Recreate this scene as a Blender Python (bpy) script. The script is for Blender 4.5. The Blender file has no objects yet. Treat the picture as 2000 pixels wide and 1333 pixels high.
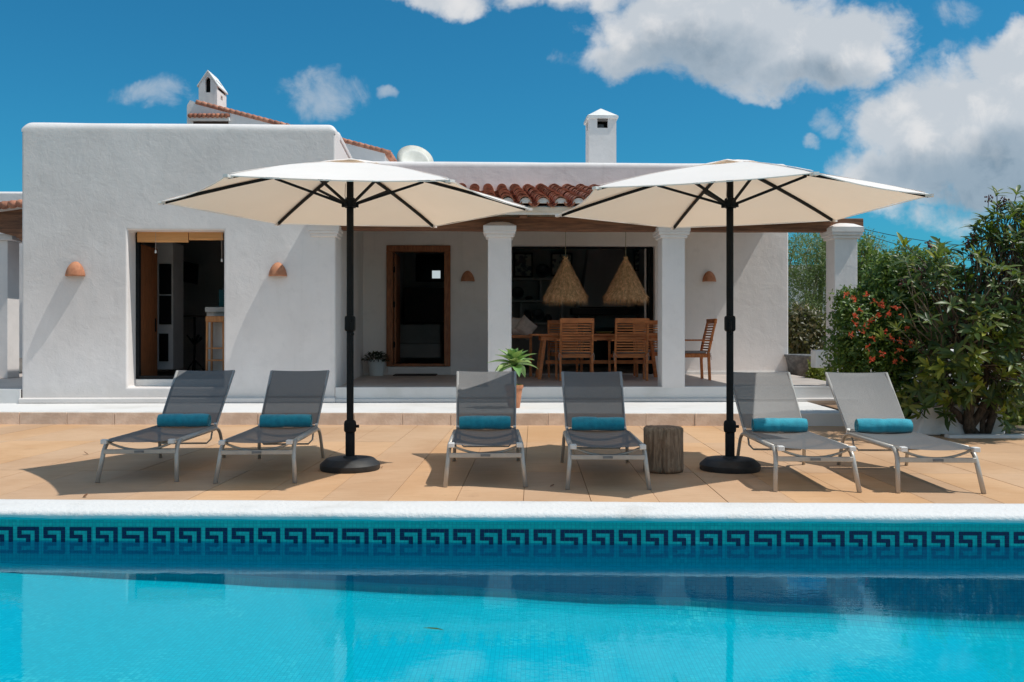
import bpy, bmesh, math, random
from mathutils import Vector, Matrix, Euler, noise as mnoise
random.seed(7)
R = math.radians
# ------------------------------------------------------------------ camera, world, sun, exposure
S = bpy.context.scene
COL = S.collection
F = 1750.0; CX = 1000.0; HY = 657.0; EYE = 1.083
cam_d = bpy.data.cameras.new('camera'); cam = bpy.data.objects.new('camera', cam_d); COL.objects.link(cam)
cam.location = (0, 0, EYE); cam.rotation_euler = (R(90), 0, 0)
cam_d.sensor_width = 36; cam_d.lens = 36 * F / 2000; cam_d.clip_end = 5000; cam_d.clip_start = 0.05
cam_d.shift_y = -(666.5 - HY) / 2000
S.camera = cam
S.view_settings.view_transform = 'Standard'; S.view_settings.look = 'None'
S.view_settings.exposure = 0.0; S.view_settings.gamma = 1
SUND = Vector((-0.56, 0.09, -1.0)).normalized()      # direction the light travels
el = math.asin(-SUND.z); az = math.atan2(-SUND.x, -SUND.y)   # compass from +Y towards +X
sun_d = bpy.data.lights.new('sun', 'SUN'); sun_d.energy = 3.8; sun_d.angle = R(0.5); sun_d.color = (1.0, 0.955, 0.88)
sun = bpy.data.objects.new('sun', sun_d); COL.objects.link(sun)
sun.rotation_euler = SUND.to_track_quat('-Z', 'Y').to_euler()
W = bpy.data.worlds.new('World'); S.world = W; W.use_nodes = True

class NT:
    """tiny node helper"""
    def __init__(s, nt): s.nt = nt; nt.nodes.clear()
    def n(s, t, **k):
        o = s.nt.nodes.new(t)
        for a, v in k.items():
            if a == 'inp':
                for i, x in v.items():
                    if isinstance(x, bpy.types.NodeSocket): s.nt.links.new(x, o.inputs[i])
                    else: o.inputs[i].default_value = x
            else: setattr(o, a, v)
        return o
    def m(s, op, a, b=0.0, c=0.0, clamp=False):
        return s.n('ShaderNodeMath', operation=op, use_clamp=clamp, inp={0: a, 1: b, 2: c}).outputs[0]
    def mix(s, f, a, b, blend='MIX'):
        o = s.n('ShaderNodeMix', data_type='RGBA', blend_type=blend)
        for i, x in ((0, f), (6, a), (7, b)):
            if isinstance(x, bpy.types.NodeSocket): s.nt.links.new(x, o.inputs[i])
            else: o.inputs[i].default_value = x if i == 0 else (tuple(x) + (1,))[:4]
        return o.outputs[2]
    def noise(s, vec, scale, detail=4, rough=.5, dist=0.0):
        return s.n('ShaderNodeTexNoise', inp={'Vector': vec, 'Scale': scale, 'Detail': detail, 'Roughness': rough, 'Distortion': dist}).outputs[0]
    def ramp(s, f, pts):
        o = s.n('ShaderNodeValToRGB', inp={0: f}); e = o.color_ramp.elements
        while len(e) < len(pts): e.new(.5)
        for q, (p, c) in zip(e, pts):
            q.position = p; q.color = (tuple(c) + (1,))[:4] if hasattr(c, '__len__') else (c, c, c, 1)
        return o.outputs[0]
    def sstep(s, x, a, b):
        o = s.n('ShaderNodeMapRange', interpolation_type='SMOOTHSTEP', inp={0: x, 1: a, 2: b, 3: 0.0, 4: 1.0}); return o.outputs[0]

def build_world():
    t = NT(W.node_tree)
    sky = t.n('ShaderNodeTexSky', sky_type='NISHITA'); sky.sun_disc = False
    sky.sun_elevation = el; sky.sun_rotation = az; sky.altitude = 0; sky.air_density = 1.0; sky.dust_density = 1.0; sky.ozone_density = 3.0
    v = t.n('ShaderNodeTexCoord').outputs['Generated']
    sp = t.n('ShaderNodeSeparateXYZ', inp={0: v}).outputs
    yy = t.m('MAXIMUM', sp[1], 0.05)
    u = t.m('DIVIDE', sp[0], yy); w = t.m('DIVIDE', sp[2], yy)
    front = t.sstep(sp[1], 0.3, 0.75)
    q = t.n('ShaderNodeCombineXYZ', inp={0: u, 1: w, 2: 0.0}).outputs[0]
    n1 = t.noise(q, 6.0, 10, .62, .5); n2 = t.noise(q, 20.0, 9, .66, .4)
    nu = t.m('ADD', u, t.m('MULTIPLY', t.m('SUBTRACT', t.noise(q, 9.0, 5, .6), .5), .10))
    nw = t.m('ADD', w, t.m('MULTIPLY', t.m('SUBTRACT', t.noise(t.n('ShaderNodeVectorMath', operation='ADD', inp={0: q, 1: (3.3, 1.7, 5)}).outputs[0], 9.0, 5, .6), .5), .07))
    def blobs(L):
        out = None
        for x, y, a, b, k in L:
            du = t.m('MULTIPLY', t.m('SUBTRACT', nu, (x - CX) / F), F / a)
            dw = t.m('MULTIPLY', t.m('SUBTRACT', nw, (HY - y) / F), F / b)
            d = t.m('ADD', t.m('MULTIPLY', du, du), t.m('MULTIPLY', dw, dw))
            e = t.m('MULTIPLY', t.m('SUBTRACT', 1.0, d), k)
            out = e if out is None else t.m('MAXIMUM', out, e)
        return out
    body = blobs([(1430, 70, 330, 115, 1), (1560, 105, 230, 90, 1), (1240, 115, 150, 55, .8), (1690, 60, 110, 80, .8), (1150, 0, 230, 40, .6), (880, -5, 130, 36, .6),
                  (1930, 250, 300, 170, 1.1), (1850, 200, 110, 75, .7), (2000, 120, 130, 90, 1), (1790, 330, 190, 80, .8), (1980, 330, 220, 80, 1), (1860, 415, 190, 38, .34), (1500, 160, 180, 40, .5),
                  ])
    small = blobs([(640, 174, 105, 50, .62), (300, 188, 85, 32, .5), (772, 181, 30, 17, .55), (1580, 273, 26, 16, .5), (1620, 240, 40, 30, .42), (1870, 25, 60, 30, .35), (1880, 105, 60, 35, .4)])
    sf_ = t.m('ADD', small, t.m('MULTIPLY', t.m('SUBTRACT', n2, .5), 1.6))
    small_d = t.m('MULTIPLY', t.m('MULTIPLY', t.sstep(sf_, .0, .75), t.sstep(small, -.1, .25)), .62)
    f = t.m('ADD', body, t.m('MULTIPLY', t.m('SUBTRACT', n1, .5), 1.25))
    f = t.m('ADD', f, t.m('MULTIPLY', t.m('SUBTRACT', n2, .5), .75))
    vb = t.n('ShaderNodeTexVoronoi', inp={'Vector': t.n('ShaderNodeCombineXYZ', inp={0: nu, 1: nw, 2: 0.0}).outputs[0], 'Scale': 24.0})
    f = t.m('ADD', f, t.m('MULTIPLY', t.m('SUBTRACT', .32, vb.outputs[0]), .40))
    dens_f = t.m('MAXIMUM', t.sstep(f, -0.04, 0.46), small_d)
    # rest of the sky: unseen cumulus, its cover raised for neutral fill light
    nv = t.noise(v, 2.6, 8, .58, .3)
    dens_r = t.m('MULTIPLY', t.sstep(nv, .45, .59), t.sstep(sp[2], 0.0, .12))
    dens = t.m('ADD', t.m('MULTIPLY', dens_f, front), t.m('MULTIPLY', dens_r, t.m('SUBTRACT', 1.0, front)))
    grey = blobs([(1330, 125, 210, 75, 1), (1560, 150, 190, 45, .7), (1900, 350, 260, 75, 1.2), (1960, 300, 180, 60, .8), (1230, 120, 90, 30, .5), (640, 200, 80, 20, .5)])
    g = t.sstep(t.m('ADD', grey, t.m('MULTIPLY', t.m('SUBTRACT', n1, .5), 2.2)), -.1, 1.1)
    ccol = t.mix(g, (6.9, 6.9, 6.95), (2.1, 2.8, 3.5))
    ccol = t.mix(t.m('MULTIPLY', t.sstep(t.m('ADD', n2, t.m('MULTIPLY', vb.outputs[0], .5)), .5, .85), .5), ccol, (3.7, 4.4, 5.1))
    ccol = t.mix(t.m('MULTIPLY', t.sstep(vb.outputs[0], .28, .02), .35), ccol, (7.6, 7.45, 7.3))
    skc = t.mix(1.0, sky.outputs[0], (0.15, 0.74, 0.91), 'MULTIPLY')
    col = t.mix(t.m('MULTIPLY', dens, .93), skc, ccol)
    bg = t.n('ShaderNodeBackground', inp={0: col, 1: 0.112})
    t.n('ShaderNodeOutputWorld', inp={0: bg.outputs[0]})
build_world()

# ------------------------------------------------------------------ helpers
TH = math.atan(0.0326)         # the house recedes to the right
D0 = 12.58
PH = -math.atan(0.024)         # the pool comes nearer to the right
def ha(px, b=0.0):
    c, s = math.cos(TH), math.sin(TH); t = (px - CX) / F
    return (t * (D0 + b * c) + b * s) / (c - t * s)
def hd(a, b): return D0 + a * math.sin(TH) + b * math.cos(TH)
def hz(py, px, b=0.0): return EYE - (py - HY) / F * hd(ha(px, b), b)
def hw(a, b, z): c, s = math.cos(TH), math.sin(TH); return Vector((a * c - b * s, D0 + a * s + b * c, z))
def U(px, py, D): return Vector(((px - CX) / F * D, D, EYE - (py - HY) / F * D))

class MB:
    def __init__(s): s.v = []; s.f = []
    def add(s, vs, fs):
        k = len(s.v); s.v += [tuple(p) for p in vs]; s.f += [tuple(i + k for i in f) for f in fs]; return s
    def box(s, x0, y0, z0, x1, y1, z1, M=None):
        vs = [Vector((x, y, z)) for z in (z0, z1) for y in (y0, y1) for x in (x0, x1)]
        if M is not None: vs = [M @ p for p in vs]
        return s.add(vs, [(0, 2, 3, 1), (4, 5, 7, 6), (0, 1, 5, 4), (2, 6, 7, 3), (0, 4, 6, 2), (1, 3, 7, 5)])
    def bar(s, p, q, w, h=None, up=(0, 0, 1)):
        p, q = Vector(p), Vector(q); h = h or w; d = (q - p); L = d.length; d.normalize()
        u = Vector(up)
        if abs(d.dot(u)) > .98: u = Vector((0, 1, 0))
        r = d.cross(u).normalized(); u = r.cross(d)
        M = Matrix((( r.x, d.x, u.x, p.x), (r.y, d.y, u.y, p.y), (r.z, d.z, u.z, p.z), (0, 0, 0, 1)))
        return s.box(-w / 2, 0, -h / 2, w / 2, L, h / 2, M)
    def tube(s, pts, r, n=8, cap=True):
        pts = [Vector(p) for p in pts]; N = len(pts); rs = r if hasattr(r, '__len__') else [r] * N
        k = len(s.v); ref = None
        for i, p in enumerate(pts):
            d = (pts[min(i + 1, N - 1)] - pts[max(i - 1, 0)]).normalized()
            if ref is None:
                ref = Vector((0, 0, 1)) if abs(d.z) < .9 else Vector((1, 0, 0))
            a = d.cross(ref).normalized(); b = a.cross(d); ref = b if b.length > .1 else ref
            for j in range(n):
                t = 2 * math.pi * j / n; q = p + (a * math.cos(t) + b * math.sin(t)) * rs[i]; s.v.append(tuple(q))
        for i in range(N - 1):
            for j in range(n):
                j2 = (j + 1) % n; s.f.append((k + i * n + j, k + i * n + j2, k + (i + 1) * n + j2, k + (i + 1) * n + j))
        if cap:
            s.f.append(tuple(k + j for j in reversed(range(n)))); s.f.append(tuple(k + (N - 1) * n + j for j in range(n)))
        return s
    def lathe(s, prof, n=24, c=(0, 0, 0), a0=0.0, a1=2 * math.pi, wob=None):
        k = len(s.v); full = abs(a1 - a0 - 2 * math.pi) < 1e-6; m = n if full else n + 1
        for i, (r, z) in enumerate(prof):
            for j in range(m):
                t = a0 + (a1 - a0) * j / n; q = r * (wob(t, z) if wob else 1)
                s.v.append((c[0] + q * math.cos(t), c[1] + q * math.sin(t), c[2] + z))
        for i in range(len(prof) - 1):
            for j in range(n):
                j2 = (j + 1) % m; s.f.append((k + i * m + j, k + i * m + j2, k + (i + 1) * m + j2, k + (i + 1) * m + j))
        return s
    def prism(s, poly, y0, y1):
        """poly in xz, extruded along y"""
        n = len(poly); vs = [(x, y0, z) for x, z in poly] + [(x, y1, z) for x, z in poly]
        fs = [tuple(range(n)), tuple(reversed(range(n, 2 * n)))] + [(i, i + n, (i + 1) % n + n, (i + 1) % n) for i in range(n)]
        return s.add(vs, fs)
    def slab(s, poly, z0, z1):
        n = len(poly); vs = [(x, y, z0) for x, y in poly] + [(x, y, z1) for x, y in poly]
        fs = [tuple(reversed(range(n))), tuple(range(n, 2 * n))] + [(i, (i + 1) % n, (i + 1) % n + n, i + n) for i in range(n)]
        return s.add(vs, fs)
    def mesh(s, name, mat, smooth=False, angle=None):
        me = bpy.data.meshes.new(name); me.from_pydata(s.v, [], s.f); me.validate(); 
        if mat: me.materials.append(mat)
        if smooth or angle:
            me.polygons.foreach_set('use_smooth', [True] * len(me.polygons))
            if angle:
                bm = bmesh.new(); bm.from_mesh(me)
                bmesh.ops.recalc_face_normals(bm, faces=bm.faces)
                for e in bm.edges:
                    if len(e.link_faces) == 2 and e.calc_face_angle(0) > R(angle): e.smooth = False
                bm.to_mesh(me); bm.free()
        else:
            bm = bmesh.new(); bm.from_mesh(me); bmesh.ops.recalc_face_normals(bm, faces=bm.faces); bm.to_mesh(me); bm.free()
        return me
    def build(s, name, mat, parent=None, smooth=False, angle=None, bevel=0, seg=2, kind=None, label=None):
        return link(name, s.mesh(name, mat, smooth, angle), parent, bevel, seg, kind, label)
def link(name, me, parent=None, bevel=0, seg=2, kind=None, label=None, loc=None, rot=None, scl=None):
    o = bpy.data.objects.new(name, me); COL.objects.link(o)
    if parent: o.parent = parent
    if bevel:
        md = o.modifiers.new('bevel', 'BEVEL'); md.width = bevel; md.segments = seg; md.limit_method = 'ANGLE'; md.angle_limit = R(40)
        md.harden_normals = False
        me.polygons.foreach_set('use_smooth', [True] * len(me.polygons))
        md.harden_normals = True
    if kind: o['kind'] = kind
    if label: o['label'] = label
    if loc is not None: o.location = loc
    if rot is not None: o.rotation_euler = rot
    if scl is not None: o.scale = scl
    return o
def thing(name, label, cat, loc=(0, 0, 0), rz=0.0, group=None):
    o = bpy.data.objects.new(name, None); COL.objects.link(o); o.location = loc; o.rotation_euler = (0, 0, rz)
    o['label'] = label; o['category'] = cat; o.empty_display_size = .1
    if group: o['group'] = group
    return o
def tag(o, label, cat, group=None):
    o['label'] = label; o['category'] = cat
    if group: o['group'] = group
    return o
def dup(root, loc, rz, label):
    r = root.copy(); COL.objects.link(r); r.location = loc; r.rotation_euler = (0, 0, rz); r['label'] = label
    def rec(src, dst):
        for ch in list(src.children):
            c = ch.copy(); COL.objects.link(c); c.parent = dst; rec(ch, c)
    rec(root, r); return r
def cells(xs, zs, skip, y0, y1):
    """a wall of thickness y0..y1 in the xz plane, with cells (i,j) left open"""
    mb = MB(); idx = {}
    def vid(i, j, k):
        key = (i, j, k)
        if key not in idx: idx[key] = len(mb.v); mb.v.append((xs[i], y0 if k == 0 else y1, zs[j]))
        return idx[key]
    full = lambda i, j: 0 <= i < len(xs) - 1 and 0 <= j < len(zs) - 1 and (i, j) not in skip
    for i in range(len(xs) - 1):
        for j in range(len(zs) - 1):
            if not full(i, j): continue
            mb.f.append((vid(i, j, 0), vid(i + 1, j, 0), vid(i + 1, j + 1, 0), vid(i, j + 1, 0)))
            mb.f.append((vid(i, j, 1), vid(i, j + 1, 1), vid(i + 1, j + 1, 1), vid(i + 1, j, 1)))
            if not full(i - 1, j): mb.f.append((vid(i, j, 0), vid(i, j + 1, 0), vid(i, j + 1, 1), vid(i, j, 1)))
            if not full(i + 1, j): mb.f.append((vid(i + 1, j, 0), vid(i + 1, j, 1), vid(i + 1, j + 1, 1), vid(i + 1, j + 1, 0)))
            if not full(i, j - 1): mb.f.append((vid(i, j, 0), vid(i, j, 1), vid(i + 1, j, 1), vid(i + 1, j, 0)))
            if not full(i, j + 1): mb.f.append((vid(i, j + 1, 0), vid(i + 1, j + 1, 0), vid(i + 1, j + 1, 1), vid(i, j + 1, 1)))
    return mb

# ------------------------------------------------------------------ materials
def mat(name, c1, c2=None, scale=6, rough=.7, bump=0.0, bscale=60, bdist=.01, metal=0, spec=.4, stretch=None, detail=5, contrast=(.35, .65), rnd=0.0, world=False, sheen=0.0, extra=None):
    m = bpy.data.materials.new(name); m.use_nodes = True; t = NT(m.node_tree)
    tc = t.n('ShaderNodeTexCoord'); v = t.n('ShaderNodeNewGeometry').outputs['Position'] if world else tc.outputs['Object']
    if stretch: v = t.n('ShaderNodeMapping', inp={0: v, 3: stretch}).outputs[0]
    col = tuple(c1) + (1,)
    if c2 is not None:
        col = t.mix(t.sstep(t.noise(v, scale, detail, .6), *contrast), c1, c2)
    if rnd:
        r = t.m('ADD', t.n('ShaderNodeObjectInfo').outputs['Random'], t.n('ShaderNodeNewGeometry').outputs['Random Per Island'])
        r = t.m('FRACT', r)
        hsv = t.n('ShaderNodeHueSaturation', inp={'Value': t.m('ADD', 1 - rnd, t.m('MULTIPLY', r, 2 * rnd)), 'Color': col}); col = hsv.outputs[0]
    if extra: col = extra(t, v, col)
    p = t.n('ShaderNodeBsdfPrincipled', inp={'Base Color': col, 'Roughness': rough, 'Metallic': metal, 'Specular IOR Level': spec})
    if sheen: p.inputs['Sheen Weight'].default_value = sheen
    if bump:
        h = t.noise(v, bscale, 6, .6)
        b = t.n('ShaderNodeBump', inp={'Strength': bump, 'Distance': bdist, 'Height': h}); t.nt.links.new(b.outputs[0], p.inputs['Normal'])
    t.n('ShaderNodeOutputMaterial', inp={0: p.outputs[0]}); return m

def plaster_mat(name, c1, c2, warm=None):
    m = bpy.data.materials.new(name); m.use_nodes = True; t = NT(m.node_tree)
    v = t.n('ShaderNodeTexCoord').outputs['Object']
    a = t.noise(v, .9, 5, .6, .4); b = t.noise(v, 5, 5, .65)
    col = t.mix(t.sstep(a, .38, .66), c1, c2)
    col = t.mix(t.m('MULTIPLY', t.sstep(b, .5, .72), .35), col, tuple(x * .9 for x in c2))
    st = t.n('ShaderNodeMapping', inp={0: v, 3: (9, 9, .7)}).outputs[0]
    col = t.mix(t.m('MULTIPLY', t.sstep(t.noise(st, 1.0, 4, .6), .55, .8), .22), col, (.55, .53, .50))
    sz = t.n('ShaderNodeSeparateXYZ', inp={0: v}).outputs[2]
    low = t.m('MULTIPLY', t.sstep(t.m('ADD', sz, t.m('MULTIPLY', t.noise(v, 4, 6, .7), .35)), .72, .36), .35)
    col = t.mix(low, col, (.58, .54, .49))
    h = t.m('ADD', t.m('MULTIPLY', t.noise(v, 3.2, 3, .5, .6), 1.6), t.m('MULTIPLY', t.noise(v, 13, 5, .65, 1.2), .55))
    h = t.m('ADD', h, t.m('MULTIPLY', t.noise(v, 60, 4, .6), .12))
    bmp = t.n('ShaderNodeBump', inp={'Strength': .42, 'Distance': .011, 'Height': h})
    p = t.n('ShaderNodeBsdfPrincipled', inp={'Base Color': col, 'Roughness': .88, 'Specular IOR Level': .25, 'Normal': bmp.outputs[0]})
    t.n('ShaderNodeOutputMaterial', inp={0: p.outputs[0]}); return m
PLA = plaster_mat('white_plaster', (.81, .765, .745), (.745, .70, .68))
PLAP = plaster_mat('porch_plaster', (.86, .81, .785), (.81, .76, .735))
SMOOTHW = mat('white_paint', (.80, .79, .77), (.72, .71, .69), 3, .75, .15, 40, .004)
COPM = mat('coping_plaster', (.71, .70, .69), (.57, .56, .54), 2.5, .8, .8, 38, .010, contrast=(.5, .8))
LEDGE = mat('ledge_paint', (.70, .685, .67), (.60, .585, .56), 1.6, .8, .25, 40, .004, contrast=(.45, .75))
FLOORM = mat('porch_floor', (.56, .49, .44), (.46, .40, .36), 1.5, .45, .1, 20, .003)
STONE = mat('curb_stone', (.86, .72, .60), (.70, .56, .45), 5, .85, .5, 30, .01, rnd=.1)
TEAK = mat('teak', (.66, .22, .065), (.44, .135, .04), 5, .45, .2, 60, .003, stretch=(1, 6, 6), rnd=.18)
DOORW = mat('door_wood', (.36, .13, .05), (.22, .075, .028), 6, .5, .2, 40, .003, stretch=(8, 8, 1))
BEAMW = mat('beam_wood', (.25, .115, .062), (.12, .055, .032), 4, .75, .6, 25, .01, stretch=(.7, 7, 9))
DARKW = mat('dark_wood', (.075, .035, .022), (.04, .02, .014), 6, .5, .1, 30, .003, stretch=(7, 7, 1))
TERRA = mat('terracotta', (.55, .24, .13), (.42, .17, .09), 9, .8, .3, 60, .003)
TILE = mat('roof_tile_clay', (.50, .20, .11), (.25, .09, .055), 7, .8, .5, 45, .006, rnd=.3)
TILE2 = mat('far_roof_clay', (.52, .24, .15), (.36, .15, .10), 7, .85, .5, 45, .006, rnd=.2)
BLACKM = mat('charcoal_metal', (.009, .010, .011), (.013, .014, .015), 8, .7, .1, 90, .002, spec=.15)
BASEM = mat('umbrella_base_resin', (.018, .019, .021), (.03, .031, .033), 10, .55, .4, 120, .002)
ALU = mat('taupe_aluminium', (.52, .50, .46), (.46, .44, .41), 10, .38, .05, 90, .001, metal=.35)
WCAP = mat('white_plastic', (.75, .75, .74), None, rough=.4)
BLACKG = mat('black_gloss', (.008, .008, .009), None, rough=.15, spec=.5)
DARKM = mat('dark_fabric', (.05, .045, .045), (.03, .028, .03), 20, .9, .3, 200, .003)
BAMBOO = mat('bamboo', (.85, .46, .19), (.70, .34, .12), 3, .6, .8, 1, .01, stretch=(1, 1, 90))
CREAM = mat('cream_cushion', (.55, .44, .38), (.45, .36, .31), 12, .95, .3, 100, .004)
CUSH = mat('grey_cushion', (.30, .28, .27), (.25, .23, .23), 20, .95, .2, 150, .003)
GREYW = mat('grey_plaster_interior', (.62, .60, .60), (.55, .53, .53), 2, .9, .1, 30, .004)
INW = mat('interior_paint', (.50, .47, .46), (.44, .41, .41), 2, .9, .1, 30, .004)
INF = mat('interior_floor', (.34, .30, .27), (.28, .24, .22), 2, .5)
POTW = mat('white_ceramic', (.62, .66, .66), None, rough=.35)
PLATE = mat('dark_glaze', (.05, .05, .06), (.02, .02, .03), 30, .3)
GALV = mat('weathered_grey_pot', (.22, .23, .24), (.12, .13, .14), 12, .8, .5, 60, .006)
BARK = mat('bark', (.13, .10, .075), (.06, .045, .035), 14, .9, .9, 40, .02, stretch=(3, 3, 1))
STEM = mat('pale_twig', (.26, .23, .17), (.16, .13, .09), 14, .8, .3, 60, .004)
POLEW = mat('creosoted_pole', (.035, .026, .02), (.02, .015, .012), 9, .9, .3, 40, .005)
GROUND = mat('garden_soil', (.20, .15, .10), (.11, .09, .055), .8, .95, .8, 6, .04)
ASPH = mat('gravel_ground', (.28, .24, .18), (.20, .17, .13), 1.5, .95, .6, 20, .02)
THATCH = mat('straw', (.90, .60, .33), (.60, .36, .18), 20, .9, rnd=.35)
CORD = mat('cord', (.28, .24, .16), None, rough=.9)
ART = mat('art_print', (.42, .42, .38), (.08, .09, .12), 9, .6, contrast=(.5, .56))
RUSTP = mat('mat_coir', (.06, .045, .04), (.03, .025, .02), 50, .95, .5, 150, .01)
REDF = mat('orange_red_petals', (.80, .09, .045), (.75, .20, .08), 12, .6)
BERRY = mat('purple_berries', (.05, .012, .02), (.10, .02, .025), 30, .4)

def concrete_mat():
    m = bpy.data.materials.new('stamped_concrete'); m.use_nodes = True; t = NT(m.node_tree)
    v = t.n('ShaderNodeNewGeometry').outputs['Position']
    a = t.noise(v, .8, 5, .6, .5)
    st = t.n('ShaderNodeMapping', inp={0: v, 3: (1.2, 9, 1)}).outputs[0]
    g = t.noise(st, 3.0, 7, .68, .6)
    col = t.mix(t.sstep(a, .35, .68), (.585, .385, .24), (.505, .31, .178))
    col = t.mix(t.m('MULTIPLY', t.sstep(g, .45, .75), .38), col, (.40, .225, .115))
    col = t.mix(t.m('MULTIPLY', t.sstep(t.noise(v, 3.1, 6, .7, 1.0), .60, .78), .3), col, (.66, .46, .30))
    col = t.mix(t.m('MULTIPLY', t.sstep(t.noise(v, 30, 3, .6), .64, .74), .25), col, (.22, .13, .08))
    oi = t.n('ShaderNodeObjectInfo').outputs['Random']
    col = t.n('ShaderNodeHueSaturation', inp={'Value': t.m('ADD', .93, t.m('MULTIPLY', oi, .14)), 'Saturation': t.m('ADD', .96, t.m('MULTIPLY', oi, .14)), 'Color': col}).outputs[0]
    sta = t.sstep(t.noise(t.n('ShaderNodeMapping', inp={0: v, 3: (1, 2.2, 1)}).outputs[0], 1.7, 8, .72, 1.2), .56, .74)
    col = t.mix(t.m('MULTIPLY', sta, .42), col, (.36, .22, .13))
    h = t.m('ADD', t.m('MULTIPLY', g, .8), t.m('MULTIPLY', t.noise(v, 40, 5, .6), .3))
    b = t.n('ShaderNodeBump', inp={'Strength': .5, 'Distance': .006, 'Height': h})
    p = t.n('ShaderNodeBsdfPrincipled', inp={'Base Color': col, 'Roughness': .72, 'Specular IOR Level': .3, 'Normal': b.outputs[0]})
    t.n('ShaderNodeOutputMaterial', inp={0: p.outputs[0]}); return m
CONC = concrete_mat()

def sling_mat():
    m = bpy.data.materials.new('grey_mesh_sling'); m.use_nodes = True; t = NT(m.node_tree)
    v = t.n('ShaderNodeTexCoord').outputs['Object']
    col = t.mix(t.sstep(t.noise(v, 380, 2, .5), .4, .6), (.158, .155, .154), (.095, .095, .097))
    w = t.n('ShaderNodeTexWave', inp={'Vector': v, 'Scale': 160.0}); w.bands_direction = 'X'
    b = t.n('ShaderNodeBump', inp={'Strength': .3, 'Distance': .001, 'Height': w.outputs[1]})
    p = t.n('ShaderNodeBsdfPrincipled', inp={'Base Color': col, 'Roughness': .5, 'Specular IOR Level': .6, 'Normal': b.outputs[0]})
    tr = t.n('ShaderNodeBsdfTransparent')
    mx = t.n('ShaderNodeMixShader', inp={0: .07, 1: p.outputs[0], 2: tr.outputs[0]})
    t.n('ShaderNodeOutputMaterial', inp={0: mx.outputs[0]}); return m
SLING = sling_mat()

def cloth_mat():
    m = bpy.data.materials.new('cream_canvas'); m.use_nodes = True; t = NT(m.node_tree)
    v = t.n('ShaderNodeTexCoord').outputs['Object']
    col = t.mix(t.sstep(t.noise(v, 2.5, 4, .5), .3, .7), (.93, .915, .90), (.90, .885, .865))
    b = t.n('ShaderNodeBump', inp={'Strength': .35, 'Distance': .01, 'Height': t.noise(v, 4, 4, .5, .6)})
    d = t.n('ShaderNodeBsdfDiffuse', inp={'Color': col, 'Normal': b.outputs[0]})
    tr = t.n('ShaderNodeBsdfTranslucent', inp={'Color': (1.0, .74, .52, 1), 'Normal': b.outputs[0]})
    mx = t.n('ShaderNodeMixShader', inp={0: .27, 1: d.outputs[0], 2: tr.outputs[0]})
    t.n('ShaderNodeOutputMaterial', inp={0: mx.outputs[0]}); return m
CANVAS = cloth_mat()

def towel_mat():
    return mat('teal_terry', (.018, .38, .50), (.010, .28, .39), 14, .95, .9, 260, .006, sheen=.5)
TOWEL = towel_mat()

def leaf_mat(name, c1, c2, c3, trans=.35, rough=.42, gloss=.4):
    m = bpy.data.materials.new(name); m.use_nodes = True; t = NT(m.node_tree)
    r = t.m('FRACT', t.m('ADD', t.n('ShaderNodeObjectInfo').outputs['Random'], t.n('ShaderNodeNewGeometry').outputs['Random Per Island']))
    col = t.ramp(r, [(0.0, c1), (.62, c2), (1.0, c3)])
    p = t.n('ShaderNodeBsdfPrincipled', inp={'Base Color': col, 'Roughness': rough, 'Specular IOR Level': gloss})
    tc = t.mix(.5, col, (.30, .42, .04)); tr = t.n('ShaderNodeBsdfTranslucent', inp={'Color': tc})
    mx = t.n('ShaderNodeMixShader', inp={0: trans, 1: p.outputs[0], 2: tr.outputs[0]})
    t.n('ShaderNodeOutputMaterial', inp={0: mx.outputs[0]}); return m
LF_BIG = leaf_mat('glossy_dark_leaf', (.024, .055, .016), (.065, .115, .025), (.20, .22, .04), .3)
LF_NEW = leaf_mat('young_yellow_leaf', (.16, .22, .03), (.26, .30, .04), (.34, .34, .06), .35)
LF_SM = leaf_mat('small_green_leaf', (.04, .09, .018), (.08, .15, .025), (.19, .26, .04), .3)
LF_DK = leaf_mat('bronze_dark_leaf', (.035, .035, .015), (.07, .07, .025), (.16, .11, .04), .25)
LF_PALE = leaf_mat('pale_feathery_leaf', (.07, .12, .035), (.13, .19, .06), (.22, .27, .09), .35)
LF_YEL = leaf_mat('lime_leaf', (.13, .19, .02), (.22, .28, .03), (.34, .36, .06), .35)
LF_POT = leaf_mat('dusky_plant_leaf', (.015, .02, .015), (.025, .035, .022), (.05, .055, .03), .1)
AGAVE = leaf_mat('agave_leaf', (.14, .30, .10), (.24, .40, .14), (.36, .46, .19), .2, .5)

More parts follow.
